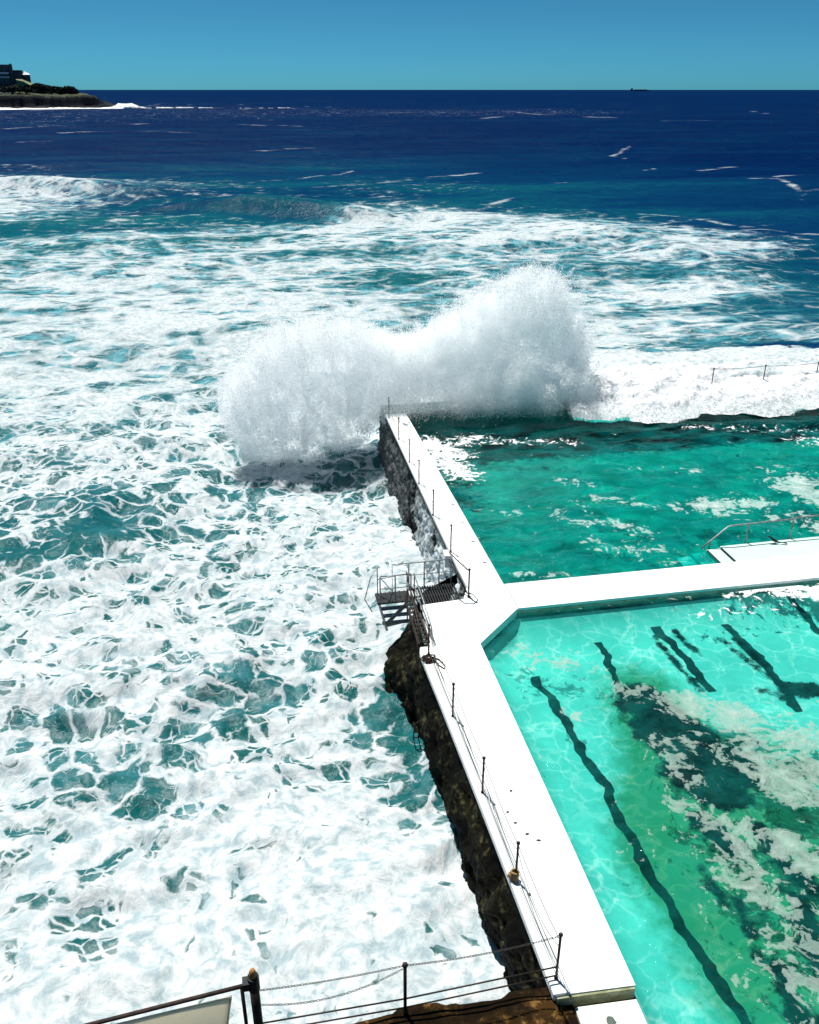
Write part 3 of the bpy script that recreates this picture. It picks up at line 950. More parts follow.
def bird():
    c = Vector(at(775, 543, -.1))
    b = empty('bird', c, 'small dark bird perched on the edge of the pale ramp', 'bird')
    m = MB()
    secs = [(-.20, .010, .05), (-.10, .028, .07), (0, .062, .10), (.09, .075, .14), (.16, .062, .19), (.20, .040, .235), (.24, .042, .26), (.28, .034, .265), (.31, .010, .255), (.35, .004, .25)]
    ax = Vector((-.93, .36, 0))
    sd = Vector((.36, .93, 0))
    rings = []
    for d, r, z in secs:
        rings.append([c + ax * d + sd * (r * math.cos(a * math.pi / 4)) + Vector((0, 0, z + r * math.sin(a * math.pi / 4))) for a in range(8)])
    vs = [p for q in rings for p in q]
    fs = [(i * 8 + k, i * 8 + (k + 1) % 8, i * 8 + 8 + (k + 1) % 8, i * 8 + 8 + k) for i in range(len(secs) - 1) for k in range(8)]
    tail = [c + ax * -.20 + sd * .03 + Vector((0, 0, .055)), c + ax * -.20 - sd * .03 + Vector((0, 0, .055)), c + ax * -.46 - sd * .045 + Vector((0, 0, .02)), c + ax * -.46 + sd * .045 + Vector((0, 0, .02))]
    m.add(vs, fs)
    m.add(tail + [p + Vector((0, 0, .012)) for p in tail], [(0, 1, 2, 3), (7, 6, 5, 4), (0, 1, 5, 4), (1, 2, 6, 5), (2, 3, 7, 6), (3, 0, 4, 7)])
    for s_ in (-.02, .02): m.tube([c + sd * s_ + Vector((0, 0, .08)), c + sd * s_ + Vector((0, 0, -.025))], .006, 5)
    m.build('bird_body', M['grate'], b, True)


bird()

# ------------------------------------------------------------------ fences
def sag(a, b, s, n=10):
    a, b = Vector(a), Vector(b)
    return [a.lerp(b, i / n) - Vector((0, 0, 4 * s * (i / n) * (1 - i / n))) for i in range(n + 1)]


def fence_post(p, h, parent, r=.028, mat='steel'):
    m = MB()
    m.tube([(p[0], p[1], p[2] - .02), (p[0], p[1], p[2] + h)], r)
    m.ball((p[0], p[1], p[2] + h + .01), r * 1.75, nu=8, nv=6)
    m.tube([(p[0], p[1], p[2]), (p[0], p[1], p[2] + .05)], r * 1.6)
    return m.build('post', M[mat], parent, True)


near_posts = [(5.06, 10.95, .04), (4.97, 13.45, .02), (4.93, 16.23, .02), (4.87, 19.3, .02), (4.80, 22.35, .02)]
f = empty('chain_fence', (5, 16, 0), 'low fence of dark posts and slack wires along the near walkway edge', 'fence')
for p in near_posts: fence_post(p, 1.15 if p[1] > 12 else 1.28, f)
for i in range(4):
    a, b = Vector(near_posts[i]), Vector(near_posts[i + 1])
    for h, s_, r_ in ((1.12, .10, .009), (.95, .38, .008), (.50, .05, .008), (.22, .03, .007)):
        m = MB()
        m.tube(sag(a + Vector((0, 0, h)), b + Vector((0, 0, h)), s_ * random.uniform(.8, 1.2)), r_, 5)
        m.build('wire', M['wire'], f)

far_posts = [(6.98, 29.0, 0), (6.98, 32.3, 0), (7.02, 35.6, 0), (7.06, 38.2, 0), (7.09, 41.3, 0), (7.12, 44.6, 0)]
f = empty('chain_fence', (7.05, 36, 0), 'fence of thin dark posts along the far walkway leading to the splash', 'fence')
for p in far_posts: fence_post((p[0] + .08, p[1], p[2]), 1.15, f, .026)
for i in range(5):
    a, b = Vector(far_posts[i]) + Vector((.08, 0, 0)), Vector(far_posts[i + 1]) + Vector((.08, 0, 0))
    for h, s_ in ((1.12, .14), (.55, .06)):
        m = MB()
        m.tube(sag(a + Vector((0, 0, h)), b + Vector((0, 0, h)), s_), .008, 5)
        m.build('wire', M['wire'], f)
m = MB()
m.tube(sag((7.06, 29, 1.12), (6.80, 25.62, 1.12), .08), .008, 5)
m.build('wire', M['wire'], f)

ends = [(26.95, 45.9, -.02), (30.3, 45.9, -.02), (33.8, 45.9, -.02), (37.3, 45.9, -.02)]
f = empty('chain_fence', (31, 46.8, 0), 'thin posts and one wire standing in the white water on the end wall', 'fence')
for p in ends: fence_post(p, 1.35, f, .03)
for i in range(3):
    m = MB()
    m.tube(sag(Vector(ends[i]) + Vector((0, 0, 1.33)), Vector(ends[i + 1]) + Vector((0, 0, 1.33)), .06), .014, 5)
    m.build('wire', M['wire'], f)

bot = [(5.06, 10.95, .04), (1.95, 10.88, -.02), (-0.86, 10.88, .0)]
f = empty('pipe_fence', (2, 10.8, 0), 'dark pipe fence with a sagging chain above the brown rock ledge', 'fence')
fence_post(bot[1], 1.32, f, .034)
m = MB()
for a, b in ((0, 1), (1, 2)):
    m.tube([Vector(bot[a]) + Vector((0, 0, .36)), Vector(bot[b]) + Vector((0, 0, .36))], .018, 6)
m.build('middle_rail', M['steel'], f, True)
m = MB()
for a, b in ((0, 1), (1, 2)):
    m.tube([Vector(bot[a]) + Vector((0, 0, .10)), Vector(bot[b]) + Vector((0, 0, .10))], .018, 6)
m.build('lower_rail', M['steel'], f, True)


def chain(pts, r=.016, parent=None):
    """a run of links, every second one turned"""
    m = MB()
    pts = [Vector(p) for p in pts]
    L = 0
    for i in range(len(pts) - 1):
        d = pts[i + 1] - pts[i]
        n = max(1, int(d.length / .055))
        t = d.normalized()
        s = t.cross(Vector((0, 0, 1))).normalized()
        q = s.cross(t)
        for k in range(n):
            c = pts[i] + d * ((k + .5) / n)
            u = s if (L % 2 == 0) else q
            L += 1
            m.tube([c - t * .036, c - t * .02 + u * r, c + t * .02 + u * r, c + t * .036, c + t * .02 - u * r, c - t * .02 - u * r, c - t * .036], .0065, 4)
    return m.build('chain', M['wire'], parent)


chain(sag((5.06, 10.95, 1.30), (1.95, 10.88, 1.30), .10, 14), parent=f)
chain(sag((1.95, 10.88, 1.30), (-0.86, 10.88, 1.30), .06, 10), parent=f)
chain(sag((1.95, 10.88, 1.24), (-0.86, 10.88, .92), .33, 12), parent=f)

tp = empty('timber_post', (-0.86, 10.88, 0), 'thick dark timber post with an orange rounded top', 'post')
m = MB()
m.tube([(-.86, 10.88, -.4), (-.86, 10.88, 1.72)], .088, 12)
m.build('post_shaft', M['timber'], tp, True)
m = MB()
m.tube([(-.86, 10.88, 1.723), (-.86, 10.88, 1.82), (-.86, 10.88, 1.875), (-.86, 10.88, 1.90)], .083, 12, .03)
m.build('post_cap', M['timber_top'], tp, True)
m = MB()
m.tube([(-.86, 10.88, 1.36), (-.86, 10.88, 1.70)], .108, 12)
m.box(-1.06, -.86, 10.79, 10.97, 1.44, 1.62)
m.build('strap', M['grate'], tp)
m = MB()
m.tube([(-1.08, 10.88, -.3), (-1.08, 10.88, 1.50)], .035, 8)
m.build('prop', M['steel'], tp, True)
wb = empty('windbreak', (-2.6, 10.88, 0), 'cream canvas windbreak laced under a dark rail beside the timber post', 'windbreak')
m = MB()
m.tube([(-.98, 10.88, 1.50), (-2.4, 10.86, 1.35), (-3.8, 10.84, 1.20), (-7, 10.7, .9)], .04, 8)
m.build('top_rail', M['timber'], wb, True)
xs = np.linspace(0, 1, 60)
zs = np.linspace(0, 1, 16)
S, Q = np.meshgrid(xs, zs, indexing='ij')
Xc = -1.28 - .26 * Q - 5.6 * S
top = 1.385 - .105 * 5.6 * S
Zc = top - Q * (1.55 - .2 * S)
Yc = 10.80 + .10 * np.sin(Q * math.pi) * (0.6 + .4 * np.sin(S * 9)) - .05 * Q
cv = grid_obj('canvas_sheet', Xc, Yc, Zc, M['sail'], wb)
sm = cv.modifiers.new('thickness', 'SOLIDIFY')
sm.thickness = .008
m = MB()
m.tube([(Xc[0, i], Yc[0, i] - .008, Zc[0, i]) for i in range(16)], .022, 6)
m.build('hem', M['sail'], wb, True)

# rope and rust where the curb is broken
rb = empty('rope_bundle', (4.8, 22.3, 0), 'dark tangle of rope and rust round the post by the broken curb', 'rope')
m = MB()
for k in range(9):
    c = Vector((4.74 + random.uniform(-.10, .10), 22.12 + random.uniform(-.14, .14), .07 + random.uniform(0, .05)))
    a0 = random.uniform(0, 6)
    m.tube([c + Vector((.16 * math.cos(a0 + j * .7) * random.uniform(.7, 1.2), .13 * math.sin(a0 + j * .7), .02 * math.sin(j))) for j in range(8)], .022, 5)
m.build('coil', M['rust'], rb, True)
m = MB()
m.tube([(4.92, 22.25, .03), (5.08, 22.1, .03), (5.2, 21.75, .02), (5.14, 21.6, .02), (5.02, 21.8, .02), (4.93, 22.15, .03)], .022, 6)
m.build('rope_loop', M['timber'], rb, True)
rb = empty('rope_bundle', (4.97, 13.45, 0), 'tan rope bundle tied round the foot of a fence post', 'rope')
m = MB()
for k in range(7):
    c = Vector((4.94, 13.46, .08 + .035 * k))
    m.tube([c + Vector((.085 * math.cos(j * .9), .085 * math.sin(j * .9), random.uniform(-.02, .02))) for j in range(8)], .024, 5)
m.ball((4.90, 13.5, .16), .10, jit=.25)
m.build('coil', M['rope'], rb, True)

# scraps lying on the walkway
for k, (px, py) in enumerate([(511, 791), (507.5, 812), (515, 823), (527, 834), (539, 840.5)]):
    c = at(px, py, .004)
    m = MB()
    a0 = random.uniform(0, 3)
    pts = []
    for j in range(7):
        a = a0 + j * 2 * math.pi / 7
        rr = random.uniform(.02, .045)
        pts.append((c[0] + 1.6 * rr * math.cos(a), c[1] + rr * math.sin(a)))
    m.prism(pts, .002, .014)
    tag(m.build('debris_scrap', M['steel']), 'small dark scrap lying on the white near walkway', 'scrap', 'scraps scattered on the near walkway')

# ------------------------------------------------------------------ platform and stairs on the sea side
pl = empty('access_platform', (5.5, 26, 0), 'dark grating platform with grey rails hung outside the walkway corner', 'platform')
m = MB()
for i in range(18):
    x = 4.98 + i * .095
    m.box(x, x + .045, 25.56, 26.75, -.10, -.05)
for y in (25.58, 26.15, 26.70): m.box(4.96, 6.66, y, y + .05, -.16, -.102)
m.build('grating', M['grate'], pl)


def rail_set(name, posts, h, parent, mid=True, mat='galv'):
    m = MB()
    m.tube([Vector(p) + Vector((0, 0, h)) for p in posts], .024, 6)
    if mid: m.tube([Vector(p) + Vector((0, 0, h * .52)) for p in posts], .017, 6)
    m.build(name, M[mat], parent, True)
    for p in posts:
        m = MB()
        m.tube([Vector(p), Vector(p) + Vector((0, 0, h))], .026, 6)
        m.build('post', M[mat], parent, True)


rail_set('back_rail', [(4.98, 26.75, -.1), (5.55, 26.76, -.1), (6.1, 26.77, -.1), (6.55, 26.78, -.1)], 1.05, pl)
m = MB()
m.tube([(6.45, 26.75, .95), (6.62, 26.2, .62), (6.9, 25.72, .12)], .022, 6)
m.tube([(6.50, 26.9, 1.15), (6.7, 26.6, 1.0), (6.88, 25.62, 1.10)], .022, 6)
m.build('gate_rail', M['steel'], pl, True)
fence_post((6.92, 25.6, 0), 1.12, pl, .03)
m = MB()
m.tube([(6.55, 25.5, .03), (6.7, 25.2, .02), (7.0, 25.12, .02), (7.2, 25.35, .02), (7.12, 25.75, .02), (7.0, 25.85, .03)], .016, 6)
m.build('hoop', M['galv'], pl, True)

# outer stair going down to the sea
st = empty('steel_stair', (4.3, 26, -.3), 'steel stair with thin rails dropping from the platform to the sea', 'stair')
m = MB()
m.box(3.72, 4.94, 26.0, 26.7, -.20, -.15)
for k in range(7): m.box(3.75 + k * .17, 3.79 + k * .17, 26.0, 26.7, -.149, -.12)
m.build('landing', M['grate'], st)
m = MB()
for x, q in ((3.78, .25), (4.9, -.05)):
    m.bar((x, 26.66, -.21), (x + q, 26.35, -1.25), .05, .07)
    m.bar((x, 26.03, -.21), (x + q, 25.9, -1.25), .05, .07)
m.bar((4.80, 26.02, -.25), (4.0, 25.93, -1.0), .05, .13)
m.bar((4.02, 25.92, -1.05), (4.84, 25.92, -.92), .05, .09)
m.build('stringer', M['galv'], st)
for k in range(3):
    m = MB()
    z = -.50 - k * .32
    m.box(3.86 + k * .03, 4.86, 26.1 + k * .02, 26.32 + k * .02, z - .03, z)
    m.build('tread', M['galv'], st)
rail_set('side_rail', [(3.82, 26.02, -.12), (4.36, 26.02, -.12), (4.92, 26.02, -.12)], 1.05, st, True, 'galv')
m = MB()
m.tube([(3.82, 26.66, -.12), (3.82, 26.66, .95), (3.55, 26.5, .62), (3.3, 26.3, -.1), (3.55, 26.2, -.6)], .02, 6)
m.tube([(4.36, 26.66, -.12), (4.36, 26.66, .95), (4.92, 26.68, 1.0)], .02, 6)
m.tube([(3.82, 26.66, .45), (4.36, 26.02, .9)], .016, 6)
m.tube([(3.82, 26.02, .9), (4.36, 26.66, -.1)], .016, 6)
m.build('hand_rail', M['galv'], st, True)

# gangway lying along the corner
gw = empty('gangway', (4.7, 24.5, 0), 'narrow rusty gangway with two rails along the walkway corner', 'gangway')
m = MB()
m.bar((4.62, 23.0, .0), (4.72, 26.1, -.12), .05, .16)
m.build('stringer', M['rust'], gw)
m = MB()
m.bar((4.98, 23.1, .0), (4.98, 26.1, -.12), .05, .16)
m.build('stringer', M['steel'], gw)
m = MB()
for k in range(11):
    y = 23.15 + k * .27
    m.box(4.64, 4.97, y, y + .12, -.03 - k * .008, .0 - k * .008)
m.build('tread', M['grate'], gw)
m = MB()
m.tube([(4.66, 22.95, .25), (4.68, 23.6, .62), (4.74, 25.7, .95), (4.78, 26.1, .98)], .024, 6)
m.tube([(4.66, 22.95, .10), (4.74, 25.7, .52)], .018, 6)
m.build('hand_rail', M['steel'], gw, True)
m = MB()
m.tube([(5.06, 22.9, .05), (5.06, 23.15, .55), (5.04, 24.6, .82), (5.02, 26.0, .95)], .024, 6)
m.tube([(5.06, 23.1, .25), (5.02, 26.0, .48)], .018, 6)
m.build('hand_rail', M['galv'], gw, True)
for x, y, h in ((4.70, 24.3, .74), (4.76, 25.9, 1.0), (5.04, 24.6, .84), (5.02, 25.9, .98)):
    m = MB()
    m.tube([(x, y, -.05), (x, y, h)], .02, 6)
    m.build('post', M['steel'], gw, True)

m = MB()
m.prism([(6.78, 28.75), (7.00, 28.72), (7.00, 29.25), (6.80, 29.28)], -.55, -.02)
tag(m.build('concrete_block', M['deck'], bevel=.02), 'small white concrete block set outside the far walkway above the platform', 'block')

br = empty('rusted_bracket', (4.0, 20.2, -1.5), 'bent rusted iron hoop hanging on the near rock face', 'bracket')
m = MB()
c = Vector(at(419, 735, -2.2))
for dx in (0, .16):
    m.tube([c + Vector((dx, 0, .55)), c + Vector((dx - .16, -.05, .45)), c + Vector((dx - .2, -.1, 0)), c + Vector((dx - .12, -.1, -.5)), c + Vector((dx + .05, 0, -.62))], .022, 6)
m.tube([c + Vector((-.2, -.1, 0)), c + Vector((-.02, -.1, 0))], .02, 6)
m.build('hoop', M['rust'], br, True)

# ------------------------------------------------------------------ white water over the end wall
xs = np.arange(17.3, 46, .09)
vs_ = np.linspace(0, 1, 90)
Xg, V = np.meshgrid(xs, vs_, indexing='ij')
front = 42.5 - .9 * (fbm(xs / 3.2, xs * 0, 4, 12) - .3) * 2.0 + .5 * sstep(22, 16, xs) + .7 * (fbm(xs / .8, xs * 0 + 3, 4, 14) - .5)
front = front[:, None]
Yg = front + (51.5 - front) * V
prof = WL - .03 + (.80) * sstep(0, .30, V) ** .6 - .35 * sstep(.55, 1, V) - 1.1 * sstep(.8, 1, V)
lump = fbm(Xg / 1.5, Yg / 1.0, 5, 24) - .5
lump2 = np.abs(fbm(Xg / .6, Yg / .45, 4, 26) - .5)
Zg = prof + (.95 * lump + .5 * lump2) * sstep(0, .12, V)
Zg += .55 * sstep(16, 20, Xg) * sstep(26, 21, Xg) * sstep(.1, .4, V) * sstep(.9, .5, V)
Yg = Yg + .6 * (fbm(Xg / .8, V * 9, 4, 29) - .5) * sstep(.3, 0, V)
Zg -= .8 * sstep(36, 44, Xg) * 0
o = grid_obj('white_water', Xg, Yg, Zg, M['foam'])
tag(o, 'thick white water pouring over the end wall into the far pool', 'white water', kind='stuff')


def droplets(name, P, rad, label, cat):
    """a cloud of torn flakes of water, each of its own size and turn"""
    n = len(P)
    base = np.array([(1, 0, 0), (-.5, .87, .1), (-.5, -.87, -.1)], dtype=np.float32)
    g = np.random.default_rng(3)
    q = g.normal(size=(n, 4))
    q /= np.linalg.norm(q, axis=1)[:, None]
    w_, x_, y_, z_ = q.T
    Rm = np.stack([np.stack([1 - 2 * (y_ ** 2 + z_ ** 2), 2 * (x_ * y_ - z_ * w_), 2 * (x_ * z_ + y_ * w_)], -1),
                   np.stack([2 * (x_ * y_ + z_ * w_), 1 - 2 * (x_ ** 2 + z_ ** 2), 2 * (y_ * z_ - x_ * w_)], -1),
                   np.stack([2 * (x_ * z_ - y_ * w_), 2 * (y_ * z_ + x_ * w_), 1 - 2 * (x_ ** 2 + y_ ** 2)], -1)], 1)
    co = np.einsum('nij,kj->nki', Rm, base) * rad[:, None, None] + P[:, None, :]
    tri = np.arange(n * 3).reshape(-1, 3)
    me = bpy.data.meshes.new(name)
    me.vertices.add(n * 3)
    me.vertices.foreach_set('co', co.astype(np.float32).ravel())
    me.loops.add(tri.size)
    me.loops.foreach_set('vertex_index', tri.ravel().astype(np.int32))
    me.polygons.add(len(tri))
    me.polygons.foreach_set('loop_start', (np.arange(len(tri)) * 3).astype(np.int32))
    me.polygons.foreach_set('loop_total', np.full(len(tri), 3, dtype=np.int32))
    me.update(calc_edges=True)
    me.materials.append(M['droplet'])
    o = bpy.data.objects.new(name, me)
    COL.objects.link(o)
    return tag(o, label, cat, kind='stuff')


# ------------------------------------------------------------------ the splash
def splash():
    g = np.random.default_rng(21)
    # crest heights (z) and foot heights of the plume along x, in metres, at the end wall
    cx = np.array([-1.6, -.6, .6, 1.9, 3.1, 4.3, 5.6, 7.0, 8.6, 10.0, 11.3, 12.8, 14.2, 15.6, 16.6, 17.4, 18.3, 19.3, 20.0])
    ct = np.array([.9, 2.4, 3.8, 5.0, 5.4, 5.2, 5.1, 4.2, 3.7, 4.0, 5.2, 6.3, 7.0, 7.5, 7.4, 6.6, 4.4, 1.9, .3])
    cb = np.array([-1.4, -3.2, -4.1, -4.5, -4.6, -4.4, -3.4, -1.2, -.2, .2, .0, -.1, -.2, -.25, -.3, -.35, -.4, -.4, -.5])
    P, Rd = [], []

    def lump(c, s, n, rad):
        d = g.normal(size=(n, 3))
        d /= np.linalg.norm(d, axis=1)[:, None]
        rr = s * g.random(n) ** .45
        P.append(c + d * rr[:, None] * np.array([1, .85, 1.0]))
        Rd.append(rad * np.exp(g.normal(0, .45, n)))

    nl = 900
    for i in range(nl):
        x = g.uniform(-1.4, 18.9)
        t, b = np.interp(x, cx, ct), np.interp(x, cx, cb)
        u = g.random() ** .95
        s = g.uniform(.28, .85) * (1 if t - b > 2.5 else .6)
        z = b + .2 + (t - b - s * .8) * u
        left = 1 - sstep(5, 9, x)
        yc = 47.3 + left * (.1 + 1.0 * (1 - u)) - (1 - left) * (2.4 * (1 - u) ** 1.5 + .3) * sstep(9.5, 12.5, x)
        y = yc + g.normal(0, .75)
        if 6.2 < x < 11.0 and z < 1.6 and y < 46.8:      # thin veil in front of the walkway end
            if g.random() < .6: continue
        lump(np.array([x, y, z]), s, int(1080 * (s / .6) ** 2.2), .019)
    # jets and sheets thrown up out of the burst, each a curved, clotted streak
    for i in range(620):
        x = g.uniform(-1.0, 18.9)
        t, b = np.interp(x, cx, ct), np.interp(x, cx, cb)
        n = int(g.uniform(250, 800))
        z0 = b + (t - b) * g.uniform(.15, .8)
        z1 = min(t + g.uniform(-.5, .6) + (g.exponential(.55) if i % 4 == 0 else 0), z0 + g.uniform(1.2, 3.6))
        k = g.random(n) ** .8
        lean = (x - 8.5) * .035 + g.normal(0, .22)
        y0 = 47.2 + g.normal(0, .8) - (.8 if x > 11 else 0)
        bend = g.normal(0, .35)
        clot = .045 + (.07 if i % 4 == 0 else .16) * k * (.6 + .4 * np.sin(k * g.uniform(8, 22) + g.uniform(0, 6)))
        q = np.stack([x + lean * (z1 - z0) * k + bend * k ** 2, np.full(n, y0) + .3 * k * g.normal(), z0 + (z1 - z0) * k], -1)
        P.append(q + g.normal(size=(n, 3)) * clot[:, None])
        Rd.append(.018 * np.exp(g.normal(0, .4, n)))
    # the curtain that falls on the pool side and hides the end wall
    for i in range(150):
        x = g.uniform(11.0, 18.7)
        n = 900
        q = np.array([x, 44.9 + g.normal(0, .5), .35 + abs(g.normal(0, .5))]) + g.normal(size=(n, 3)) * np.array([.45, .35, .40])
        q[:, 2] = np.maximum(q[:, 2], -.25)
        P.append(q)
        Rd.append(.019 * np.exp(g.normal(0, .4, n)))
    # loose mist round everything
    n = 170000
    x = g.uniform(-2.0, 19.2, n)
    t, b = np.interp(x, cx, ct), np.interp(x, cx, cb)
    u = g.beta(1.6, 1.3, n)
    z = b + (t - b) * u + g.normal(0, .3, n)
    y = 47.2 + g.normal(0, 1.2, n) + (1 - sstep(5, 9, x)) * .8
    ok = ~((z < -.1) & (y < 47) & (x > 6.9)) | ((y < 45) & (z > -.2))
    P.append(np.stack([x, y, z], -1)[ok])
    Rd.append((.018 * np.exp(g.normal(0, .35, n)))[ok])
    # veil drifting over the walkway end
    n = 60000
    x = g.normal(9.5, 2.4, n)
    y = 45.3 + g.normal(0, .9, n)
    z = np.abs(g.normal(0, 1.1, n)) + .1
    P.append(np.stack([x, y, z], -1))
    Rd.append(.014 * np.exp(g.normal(0, .3, n)))
    # drops flung off to the sides
    n = 5000
    x = g.uniform(-3, 18.5, n)
    t = np.interp(x, cx, ct)
    z = t + g.normal(0, .9, n)
    P.append(np.stack([x, 47.2 + g.normal(0, 1.5, n), np.maximum(z, -2.5)], -1))
    Rd.append(.018 * np.exp(g.normal(0, .4, n)))
    P, Rd = np.concatenate(P), np.concatenate(Rd)
    droplets('spray', P, Rd, 'great white burst of spray where the wave hits the wall corner', 'spray')
    print('droplets', len(P))


splash()
g = np.random.default_rng(8)
n = 30000
x = g.uniform(17, 46, n)
fr_ = np.interp(x, xs, front[:, 0])
y = fr_ + g.exponential(.8, n) - .35
z = WL + .1 + np.clip((y - fr_) / 2.6, 0, 1) * .85 + np.abs(g.normal(0, .32, n))
droplets('spray_fringe', np.stack([x, y, z], -1), .022 * np.exp(g.normal(0, .4, n)), 'low fringe of spray along the front of the white water', 'spray')

# ------------------------------------------------------------------ headland, houses, ship
M['head_rock'] = make_rock_mat('headland_rock', (0.004, 0.006, 0.012), (0.010, 0.012, 0.018), (0.03, 0.03, 0.03))
M['head_grass'] = simple('headland_grass', (0.05, 0.065, 0.025), 0.9, second=(0.028, 0.036, 0.02), scale=.06, bump=.3)
M['bush'] = simple('dark_bush', (0.014, 0.026, 0.026), 0.9, second=(0.024, 0.042, 0.034), scale=.3, bump=.3)
M['path'] = simple('pale_slope', (0.22, 0.25, 0.15), 0.9, second=(0.15, 0.18, 0.10), scale=.2, bump=.1)
M['brick'] = simple('dark_brick', (0.10, 0.10, 0.13), 0.9, second=(0.07, 0.07, 0.09), scale=.4, bump=.05)
M['red_roof'] = simple('red_brown_tile', (0.075, 0.03, 0.028), 0.9, scale=.6, bump=.05)
M['pale_wall'] = simple('pale_render', (0.78, 0.76, 0.80), 0.8, scale=.4, bump=.02)
M['white_wall'] = simple('white_paint', (0.75, 0.76, 0.76), 0.7, scale=.5, bump=.02)
M['glass'] = simple('dark_glass', (0.010, 0.014, 0.02), 0.15, scale=.5, bump=.001, spec=.5)

HD = 1120.0
HA = np.array(far_at(103, 100, HD)[:2])            # tip of the headland
HB = np.array(far_at(0, 100, HD)[:2])
hx = (HB - HA) / np.linalg.norm(HB - HA)
hy = np.array([hx[1], -hx[0]])
if hy @ HA < 0: hy = -hy
WPX = np.linalg.norm(HB - HA) / 103.0              # metres for one picture column


def hz(y): return far_at(50, y, HD)[2]


def hp(px, depth, z):
    q = HA + hx * ((103 - px) * WPX) + hy * depth
    return (q[0], q[1], z)


s_ = np.arange(-12, 420, 1.5)
d_ = np.arange(-14, 200, 2.0)
S, D = np.meshgrid(s_, d_, indexing='ij')
px_s = 103 - S / WPX
lip = np.interp(px_s, [-200, 0, 30, 60, 85, 95, 103, 106], [hz(92), hz(94.5), hz(95), hz(95.5), hz(95), hz(96), hz(103), hz(112)])
rise = np.interp(px_s, [-200, 0, 14, 30, 45, 60, 75, 90, 103], [hz(80), hz(84), hz(84), hz(85), hz(89), hz(91), hz(92.5), hz(95), hz(104)])
nz = fbm(S / 16, D / 16, 5, 51) - .5
cl = D + 7 * (fbm(S / 14, S * 0, 4, 52) - .5)
Zh = -6 + 4.0 * sstep(-12, -8, cl) + (lip + 2) * sstep(-3, 4, cl) + (rise - lip) * sstep(14, 46, cl) + nz * 2.2 * sstep(-12, 0, cl)
strat = np.sin(Zh * 1.5) * .8
Dd = D + strat * sstep(6, -4, cl)
q = HA[None, None, :] + hx * S[..., None] + hy * Dd[..., None]
o = grid_obj('headland', q[..., 0], q[..., 1], Zh, M['head_rock'], smooth=False)
me = o.data
me.materials.append(M['head_grass'])
nv = np.empty(len(me.polygons) * 3)
me.polygons.foreach_get('normal', nv)
ce = np.empty(len(me.polygons) * 3)
me.polygons.foreach_get('center', ce)
me.polygons.foreach_set('material_index', ((np.abs(nv[2::3]) > .55) & (ce[2::3] > 7)).astype(np.int32))
tag(o, 'dark rocky headland with grass terraces at the far left', 'headland', kind='structure')
# boulders at the tip
for k, (px, dep, r) in enumerate([(101, -9, 4.2), (105, -6, 3.2), (108.5, -4, 2.4), (112, 0, 1.7)]):
    m = MB()
    m.ball(hp(px, dep, -2.4), r, 1.5, 1.2, .9, 12, 8, .16)
    tag(m.build('boulder', M['head_rock']), ['largest dark boulder against the tip of the headland', 'second dark boulder out from the headland tip', 'third dark boulder out from the headland tip', 'outermost small boulder off the headland tip'][k], 'boulder', 'boulders off the headland')
# surf at its foot
xs_ = np.arange(-40, 380, 2.0)
ds_ = np.linspace(-26, -2, 16)
S, D = np.meshgrid(xs_, ds_, indexing='ij')
wid = .45 + .75 * fbm(S / 22, S * 0, 4, 77)
tt = (D + 2) / -24
Zs = SL + (3.2 * fbm(S / 9, D / 6, 4, 79) * wid + .6) * np.sin(np.clip(tt, 0, 1) * math.pi) ** .8 - .5
Zs -= 2.0 * sstep(-20, -40, S)
q = HA[None, None, :] + hx * S[..., None] + hy * (D * wid ** .5 - 4)[..., None]
tag(grid_obj('surf', q[..., 0], q[..., 1], Zs, M['foam']), 'line of white surf along the foot of the headland', 'surf', kind='stuff')
m = MB()
for k in range(60):
    t = k / 59
    c = hp(101 + 44 * t, -12 + random.uniform(-10, 12), SL)
    h = (5.2 * math.exp(-((t - .55) / .25) ** 2) + 2.0) * random.uniform(.5, 1)
    m.ball((c[0], c[1], SL), h, 1.6, 1.2, .75, 8, 6, .3)
tag(m.build('breaker', M['foam'], smooth=True), 'white breaker bursting over rocks off the headland tip', 'breaker')
for lab, a0, a1, dep, hh, nn in (('long low line of broken surf running out from the headland', 140, 222, 8, 1.5, 110), ('short broken surf line farthest out from the headland', 245, 330, -30, .7, 60)):
    m = MB()
    for k in range(nn):
        t = random.random()
        if math.sin(t * 23) < -.45: continue
        c = hp(a0 + (a1 - a0) * t, dep + random.uniform(-7, 7), SL)
        h = hh * random.uniform(.45, 1) * (.4 + .6 * math.sin(t * math.pi))
        m.ball((c[0], c[1], SL), h, 2.6, 1.2, .7, 8, 6, .3)
    tag(m.build('breaker', M['foam'], smooth=True), lab, 'breaker', kind='stuff')

# the bushes
def bush_mesh(name, blobs, parent=None, leaf=.9, dens=1.0):
    g = np.random.default_rng(len(blobs) + int(abs(blobs[0][0])))
    V, F = [], []
    for bx, by, bz, r, hh in blobs:
        n = int(150 * dens)
        d = g.normal(size=(n, 3))
        d /= np.linalg.norm(d, axis=1)[:, None]
        d *= (g.random(n) ** .4)[:, None]
        for v in d:
            c = np.array([bx + v[0] * r, by + v[1] * r, bz + hh * (v[2] * .5 + .5)])
            a, b = g.normal(size=3), g.normal(size=3)
            a *= leaf / np.linalg.norm(a)
            b *= leaf / np.linalg.norm(b)
            k = len(V)
            V += [c + a, c + b, c - a, c - b]
            F.append((k, k + 1, k + 2, k + 3))
    m = MB()
    m.add(V, F)
    return m.build(name, M['bush'], parent)


